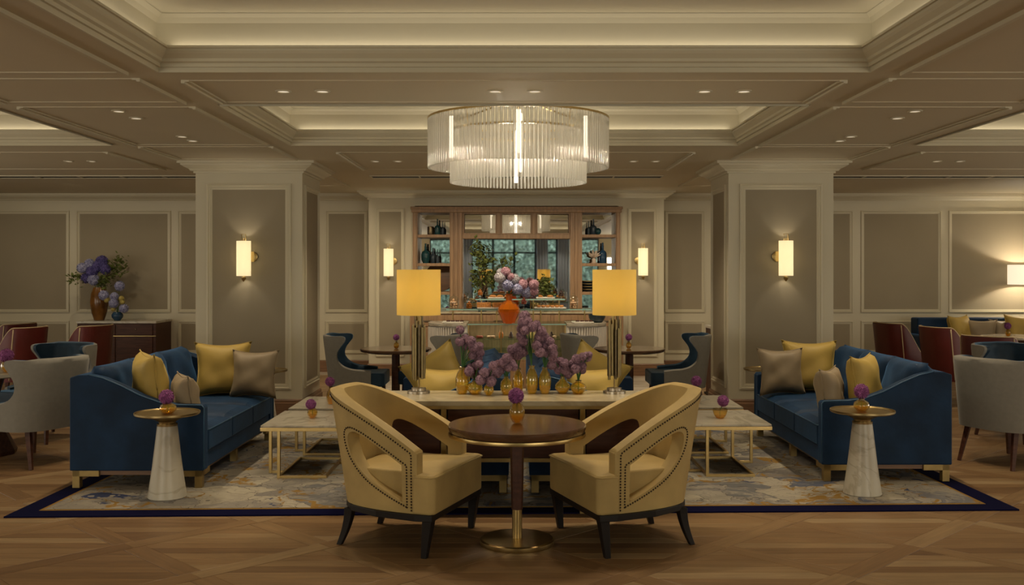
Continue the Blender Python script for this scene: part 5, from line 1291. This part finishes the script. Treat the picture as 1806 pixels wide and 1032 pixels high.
# ================================================================== BUFFET
YB = 13.7
def counter(lb, x0, x1, outer):
    """fluted counter with one rounded outer front corner"""
    cx = (x0 + x1) / 2; t = thing('fluted_counter', lb, 'counter', (cx, YB, 0), 0, 'fluted buffet counters'); hw = (x1 - x0) / 2; rr = .42; d = .75
    path = []
    if outer < 0:
        path = [(-hw, d), (-hw, rr)] + [(-hw + rr - rr * math.cos(R(a)), rr - rr * math.sin(R(a))) for a in range(9, 90, 9)] + [(-hw + rr, 0), (hw, 0)]
    else:
        path = [(-hw, 0), (hw - rr, 0)] + [(hw - rr + rr * math.sin(R(a)), rr - rr * math.cos(R(a))) for a in range(9, 90, 9)] + [(hw, rr), (hw, d)]
    poly = path + ([(hw, d)] if outer < 0 else [(-hw, d)])
    mb = MB(); mb.prism([(x * .97, .01 + y * .97) for x, y in poly], .0, .86); mb.build('core', 'fluted_white', t)
    P = [Vector((a, b, 0)) for a, b in path]; run = [0]
    for a, b in zip(P, P[1:]): run.append(run[-1] + (b - a).length)
    n = int(run[-1] / .036); mb = MB(); r0 = None; i = 0
    for k in range(n):
        s = (k + .5) * run[-1] / n
        while run[i + 1] < s: i += 1
        p = P[i].lerp(P[i + 1], (s - run[i]) / (run[i + 1] - run[i])); mb.lathe([(.0155, .10), (.0155, .845)], 8, c=(p.x, p.y, 0), cap=False)
    mb.build('flute', 'fluted_white', t, smooth=True, kind='stuff')
    mb = MB(); mb.prism([(x * .98, .03 + y * .95) for x, y in poly], .0, .10); mb.build('plinth', 'bronze', t)
    mb = MB(); mb.prism([(x * 1.03 + (0 if abs(x) < hw - .001 else 0), y * 1.02 - .025) for x, y in poly], .862, .90); mb.build('marble_top', 'white_marble', t, bevel=.004)
XL0, XL1, XR0, XR1 = PX(752, YB), PX(822, YB), PX(1001, YB), PX(1073, YB)
counter('white fluted counter with rounded end left of the glass display case', XL0, XL1, -1)
counter('white fluted counter with rounded end right of the glass display case', XR0, XR1, 1)
def case():
    t = thing('display_case', 'glass pastry display case with brass posts between the fluted counters', 'display case', (0, YB, 0)); a, b = XL1 + .02, XR0 - .02
    mb = MB(); mb.box(a, b, .05, .70, 0, .40); mb.build('base', 'cabinet_wood', t, bevel=.004)
    n = 3
    for i in range(n):
        w = (b - a) / n; m2 = MB(); m2.box(a + i * w + .02, a + (i + 1) * w - .02, .036, .049, .04, .37); m2.build('base_panel', 'cabinet_wood', t, bevel=.003)
    mb = MB(); mb.box(a, b, .69, .70, .40, .875); mb.build('back_panel', 'cabinet_wood', t)
    mb = MB(); mb.box(a, b, .05, .058, .40, .875); mb.build('front_glass', 'clear_glass', t)
    for x in (a, b - .018, PX(885, YB) - .02, PX(938, YB)):
        mb = MB(); mb.box(x, x + .018, .032, .052, .40, .878); mb.build('post', 'brass', t)
    for z in (.52, .685):
        mb = MB(); mb.box(a + .005, b - .005, .07, .68, z - .012, z); mb.build('glass_shelf', 'shelf_glass', t)
    mb = MB(); mb.box(a, b, .02, .72, .88, .898); g = mb.build('glass_top', 'shelf_glass', t); mb = MB(); mb.box(a, b, .016, .0195, .882, .897); mb.build('shelf_edge', 'glass_edge', g)
    for z, x0, x1, y0, y1 in ((1.096, PX(786, YB), PX(1044, YB), .12, .48), (1.225, PX(836, YB), PX(1000, YB), .50, .72)):
        mb = MB(); mb.box(x0, x1, y0, y1, z - .016, z); s = mb.build('upper_shelf', 'shelf_glass', t)
        m2 = MB(); m2.box(x0, x1, y0 - .003, y0 - .0005, z - .016, z); m2.build('shelf_edge', 'glass_edge', s)
        k = 4
        for i in range(k):
            x = x0 + .08 + (x1 - x0 - .16) * i / (k - 1); m2 = MB(); m2.lathe([(.010, .899 - z), (.010, -.016)], 10, c=(x, (y0 + y1) / 2, z)); m2.build('shelf_post', 'brass', s)
case()
area((PX(911, YB), YB + .3, .872), 1.1, .03, 3.0)
ZU, ZU2, ZCc, ZIn = 1.0965, 1.2255, .9005, .686
def bx_(z): return 680 + z / 3.822
def jar(lb, px, Y, z, wpx, hpx, sweet, nm='glass_jar', foot=0.0, dome=True):
    x = PX(px, Y); r = wpx / 2 * Y / F; h = hpx * Y / F - foot
    t = thing(nm, lb, 'jar', (x, Y, z), 0, 'glass sweet jars on the buffet')
    if foot:
        mb = MB(); mb.lathe([(0, 0), (r * .7, 0), (r * .7, .008), (.010, .015), (.010, foot), (0, foot)], 16); mb.build('foot', 'clear_glass', t, smooth=True, auto=50)
    mb = MB(); mb.lathe([(0, foot), (r * .75, foot), (r, foot + h * .2), (r, foot + h * .55), (r * .8, foot + h * .75), (r * .2, foot + h * .86)], 20, cap=False); mb.build('glass_body', 'clear_glass', t, smooth=True, auto=60)
    mb = MB(); mb.lathe([(0, 0), (.012, .01), (.014, .022), (0, .034)], 12, c=(0, 0, foot + h * .86)); mb.build('knob', 'clear_glass', t, smooth=True)
    rnd = random.Random(int(px)); mb = MB(); q_ = r * .26
    for i in range(22):
        a = i * 2.4; rad = r * .62 * math.sqrt((i % 7) / 7); zz = foot + q_ + (i // 7) * q_ * 1.75; mb.lathe([(0, -q_), (q_ * .8, -q_ * .6), (q_, 0), (q_ * .8, q_ * .6), (0, q_)], 7, c=(rad * math.cos(a), rad * math.sin(a), zz))
    mb.build('sweets', sweet, t, smooth=True, kind='stuff')
jar('wide glass jar of pale macarons at the left end of the upper shelf', bx_(458), YB + .3, ZU, 19, 26, 'macaron')
jar('tall glass jar of orange nuts left on the upper shelf', bx_(563), YB + .3, ZU, 14, 32, 'orange_sweet')
jar('small footed glass jar of orange nuts above the left cake tray', bx_(637), YB + .55, ZU2, 12, 22, 'orange_sweet', foot=.05)
jar('small footed glass jar of dark sweets above the right muffin tray', bx_(1183), YB + .55, ZU2, 12, 20, 'chocolate', foot=.04)
jar('wide glass dome jar of pale meringues at the right end of the upper shelf', bx_(1265), YB + .3, ZU, 17, 28, 'macaron')
jar('pink-filled glass cup in front of the amber vase', bx_(932), YB + .3, ZU, 13, 22, 'cake_red', foot=.06)
def tray(lb, px0, px1, Y, z, m='white_ceramic', dep=.22):
    x0, x1 = PX(px0, Y), PX(px1, Y); t = thing('serving_tray', lb, 'tray', ((x0 + x1) / 2, Y, z), 0, 'white serving trays on the buffet'); w = (x1 - x0) / 2
    mb = MB(); mb.box(-w, w, -dep / 2, dep / 2, .006, .014); mb.box(-w, w, -dep / 2, -dep / 2 + .01, .014, .024); mb.box(-w, w, dep / 2 - .01, dep / 2, .014, .024); mb.build('plate', m, t, bevel=.002, seg=1)
    mb = MB(); mb.box(-w * .8, w * .8, -dep * .4, dep * .4, 0, .006); mb.build('foot', m, t)
    return (x0 + x1) / 2, Y, z + .0145, w
def lump_mesh(name, m, kind, s):
    mb = MB(); rnd = random.Random(1)
    if kind == 'muffin': mb.lathe([(0, 0), (.6, 0), (.75, .55), (.98, .6), (1.0, .8), (.7, 1.1), (0, 1.2)], 12)
    elif kind == 'loaf':
        for i in range(1): mb.prism([(-1.3, -.6), (1.3, -.6), (1.35, .0), (1.3, .6), (-1.3, .6), (-1.35, 0)], 0, 1.0)
    elif kind == 'croissant':
        pts = [(math.cos(a) * 1.1, math.sin(a) * .6, .45) for a in [R(x) for x in range(10, 171, 20)]]; mb.tube(pts, [.12, .28, .40, .47, .5, .47, .40, .28, .12], 8)
    elif kind == 'cone': mb.lathe([(0, 0), (.8, 0), (.85, .3), (.6, .5), (.62, .9), (.35, 1.2), (.36, 1.5), (0, 1.9)], 10)
    else: mb.lathe([(0, 0), (.9, 0), (1, .15), (1, .75), (.85, .9), (0, .95)], 12)
    mb.v = [tuple(Vector(v) * s) for v in mb.v]; o = mb.build(name, m, bevel=.1 * s if kind == 'loaf' else 0, smooth=True, auto=60); me = o.data; bpy.data.objects.remove(o); return me
FM = {'muffin': lump_mesh('muffin', 'pastry', 'muffin', .034), 'loaf': lump_mesh('loaf_cake', 'pastry', 'loaf', .075), 'croissant': lump_mesh('croissant', 'pastry', 'croissant', .045), 'truffle': lump_mesh('truffle', 'chocolate', 'puck', .026), 'cake': lump_mesh('small_cake', 'cake_red', 'puck', .036), 'tower': lump_mesh('chocolate_tower', 'chocolate', 'cone', .05), 'pale': lump_mesh('pale_cake', 'macaron', 'puck', .036)}
def food(kind, name, lb, x, y, z, group, rz=0):
    o = link(name, FM[kind], None, loc=(x, y, z), rot=(0, 0, rz)); tag(o, lb, 'pastry' if kind not in ('truffle', 'tower') else 'chocolate', group); return o
x, y, z, w = tray('white tray with a golden loaf cake left on the upper glass shelf', bx_(620), bx_(822), YB + .22, ZU)
food('loaf', 'loaf_cake', 'golden loaf cake on the left tray of the upper shelf', x - .12, y, z, 'loaf cakes'); food('loaf', 'loaf_cake', 'darker loaf cake beside the big amber vase', x + .10, y, z, 'loaf cakes', .3)
x, y, z, w = tray('white tray with a row of muffins right on the upper glass shelf', bx_(1003), bx_(1215), YB + .22, ZU)
for i in range(6): food('muffin', 'muffin', 'golden muffin in the row on the right tray of the upper shelf', x - w + .06 + i * (2 * w - .12) / 5, y, z, 'muffins on the right tray')
x, y, z, w = tray('narrow white tray of croissants at left on the small top shelf', bx_(690), bx_(800), YB + .61, ZU2, dep=.16)
for i in range(3): food('croissant', 'croissant', 'croissant on the left top shelf tray', x - w + .07 + i * .11, y, z, 'croissants on the left top tray', .4 * i)
x, y, z, w = tray('narrow white tray of croissants at right on the small top shelf', bx_(1015), bx_(1140), YB + .61, ZU2, dep=.16)
for i in range(3): food('croissant', 'croissant', 'croissant on the right top shelf tray', x - w + .08 + i * .13, y, z, 'croissants on the right top tray', 2 + .5 * i)
x, y, z, w = tray('white tray of dark truffles on the left fluted counter', bx_(385), bx_(525), YB + .18, ZCc)
for i in range(8): food('truffle', 'truffle', 'dark truffle on the left counter tray', x - w + .05 + (i % 4) * .062 + .03, y - .03 + .06 * (i // 4), z, 'truffles on the left counter')
x, y, z, w = tray('white tray of dark truffles on the right fluted counter', bx_(1256), bx_(1400), YB + .18, ZCc)
for i in range(8): food('truffle', 'truffle', 'dark truffle on the right counter tray', x - w + .05 + (i % 4) * .062 + .03, y - .03 + .06 * (i // 4), z, 'truffles on the right counter')
mb = MB(); mb.lathe([(0, 0), (.07, 0), (.09, .02), (.118, .07), (.122, .115), (.115, .115), (.105, .06), (0, .03)], 32); t = thing('dark_bowl', 'large dark glazed bowl on the right fluted counter', 'bowl', (PX(bx_(1425), YB + .35), YB + .35, ZCc)); mb.build('body', 'slate_glaze', t, smooth=True, auto=50)
mb = MB(); mb.tube([(.09, 0, .03), (.06, 0, .01)], .01, 6); mb.build('foot_ring', 'bronze', t)
for px, kd, nm, lb in ((640, 'cake', 'small_cake', 'red small cake'), (628, 'cake', 'small_cake', 'red small cake'), (700, 'pale', 'pale_cake', 'pale small cake'), (722, 'pale', 'pale_cake', 'pale small cake'), (846, 'tower', 'chocolate_tower', 'dark chocolate tower'), (1135, 'pale', 'pale_cake', 'small cake at the right'), (1118, 'tower', 'chocolate_tower', 'small chocolate tower at the right')):
    food(kd, nm, lb + ' on the glass shelf inside the display case', PX(bx_(px), YB + .25), YB + .25, ZIn + .001, 'cakes inside the display case')
for px, m, lb in ((778, 'orange_sweet', 'orange glass bottle inside the display case'), (990, 'yellow_silk', 'yellow glass bottle inside the display case')):
    mb = MB(); mb.lathe([(0, 0), (.03, 0), (.032, .07), (.014, .09), (.012, .12), (0, .12)], 14); o = mb.build('juice_bottle', m, smooth=True, auto=50, loc=(PX(bx_(px), YB + .25), YB + .25, ZIn + .001)); tag(o, lb, 'bottle', 'juice bottles')
# big amber vase with hydrangeas and tall branches
xv = PX(bx_(832), YB + .40); Yv = YB + .30; zv = ZCc
xv = PX(bx_(832), YB - .0 + .06); Yv = YB + .055
# it stands before the upper shelf, on the case top
t = thing('honey_vase', 'large faceted honey-amber glass vase of hydrangeas on the display case', 'vase', (xv, Yv + .0, zv))
mb = MB(); mb.lathe([(0, 0), (.075, 0), (.085, .01), (.15, .16), (.155, .20), (.11, .27), (.045, .32), (.04, .38), (.05, .40)], 12, cap=False); mb.build('glass_body', 'honey_glass', t)
mb = MB(); mb.lathe([(.043, .395), (.055, .40), (.050, .408), (.043, .405)], 12, cap=False); mb.build('rim', 'honey_glass', t)
for i, (zx, zy, rr, c) in enumerate([(770, 535, 40, 'pale'), (808, 495, 36, 'pink'), (775, 500, 30, 'pale'), (822, 585, 42, 'lilac'), (870, 545, 36, 'pale'), (790, 580, 30, 'pale'), (890, 610, 40, 'lilac'), (925, 580, 38, 'pink'), (950, 630, 42, 'lilac'), (1000, 580, 36, 'pink'), (1000, 625, 34, 'pink'), (935, 600, 30, 'lilac'), (845, 530, 28, 'pink')]):
    y = Yv - .04 + .03 * (i % 3); flower(c, '%s hydrangea head in the honey-amber buffet vase' % c, (xv, Yv, zv + .38), (PX(bx_(zx), y), y, PZ(350 + zy / 3.822, y)), rr / 3.822 * y / F, '%s hydrangeas in the buffet vase' % c)
Y3 = YB + .95; xb = PX(bx_(640), Y3)
t = thing('branch_vase', 'dark vase on the cabinet worktop holding tall green branches', 'vase', (xb, 14.98, 1.013)); mb = MB(); mb.lathe([(0, 0), (.05, 0), (.075, .08), (.06, .17), (.035, .2), (.04, .22), (.03, .22), (0, .05)], 20); mb.build('body', 'slate_glaze', t, smooth=True, auto=50)
t = thing('leafy_branches', 'tall leafy green branches spreading before the cabinet mirror, at left', 'foliage', (xb, 14.98, 1.2))
def bp(zx, zy, dy=0): Yq = 14.98 + dy; return (PX(bx_(zx), Yq) - xb, dy, PZ(350 + zy / 3.822, Yq) - 1.2)
spray(t, [bp(600, 290), bp(640, 330, -.05), bp(690, 340, -.08), bp(610, 390, .04), bp(665, 440, -.05), bp(600, 520), bp(620, 565, -.05), bp(690, 520, .05), bp(800, 410), bp(850, 430, -.05), bp(740, 500), bp(720, 540)], 6, n=34, sz=.075, spread=.04)
t = thing('leafy_branches', 'green leafy bunch before the cabinet mirror, right of the hydrangeas', 'foliage', (PX(bx_(1080), 14.98), 14.98, 1.1)); xb = PX(bx_(1080), 14.98)
def bp2(zx, zy, dy=0): Yq = 14.98 + dy; return (PX(bx_(zx), Yq) - xb, dy, PZ(350 + zy / 3.822, Yq) - 1.1)
spray(t, [bp2(1085, 530), bp2(1060, 570), bp2(1105, 580, -.05), bp2(1075, 620), bp2(1100, 630)], 8, n=45, sz=.06, spread=.035)
t = thing('green_vase', 'small glass vase holding the green bunch on the cabinet worktop', 'vase', (xb, 14.98, 1.013)); mb = MB(); mb.lathe([(0, 0), (.04, 0), (.055, .06), (.04, .12), (.045, .14)], 16, cap=False); mb.build('glass_body', 'clear_glass', t, smooth=True)
mb = MB(); mb.lathe([(0, .004), (.038, .004), (.05, .06), (0, .06)], 16, cap=False); mb.build('water', 'shelf_glass', t)

# ---- labels: look-alikes are told apart by height or by their order from the left
ORD = ['', 'second ', 'third ', 'fourth ', 'fifth ', 'sixth ', 'seventh ', 'eighth ', 'ninth ', 'tenth ', 'eleventh ', 'twelfth ']
same = {}
for o in COL.objects:
    if 'category' in o.keys(): same.setdefault((o['label'], o.get('group')), []).append(o)
for (lb, g), os_ in same.items():
    if len(os_) < 2 or len(os_) > 12: continue
    if os_[0]['category'] == 'flower':
        os_.sort(key=lambda o: -(o.location.z + o.children[0].location.z)); w = 'highest'
    else:
        os_.sort(key=lambda o: (round(o.location.y, 2), o.location.x)); w = 'from left, front row first'
        if len(set(round(o.location.y, 2) for o in os_)) == 1: w = 'from left'
    for i, o in enumerate(os_):
        o['label'] = lb + ', ' + (ORD[i] if w == 'highest' else (['first '] + ORD[1:])[i]) + w
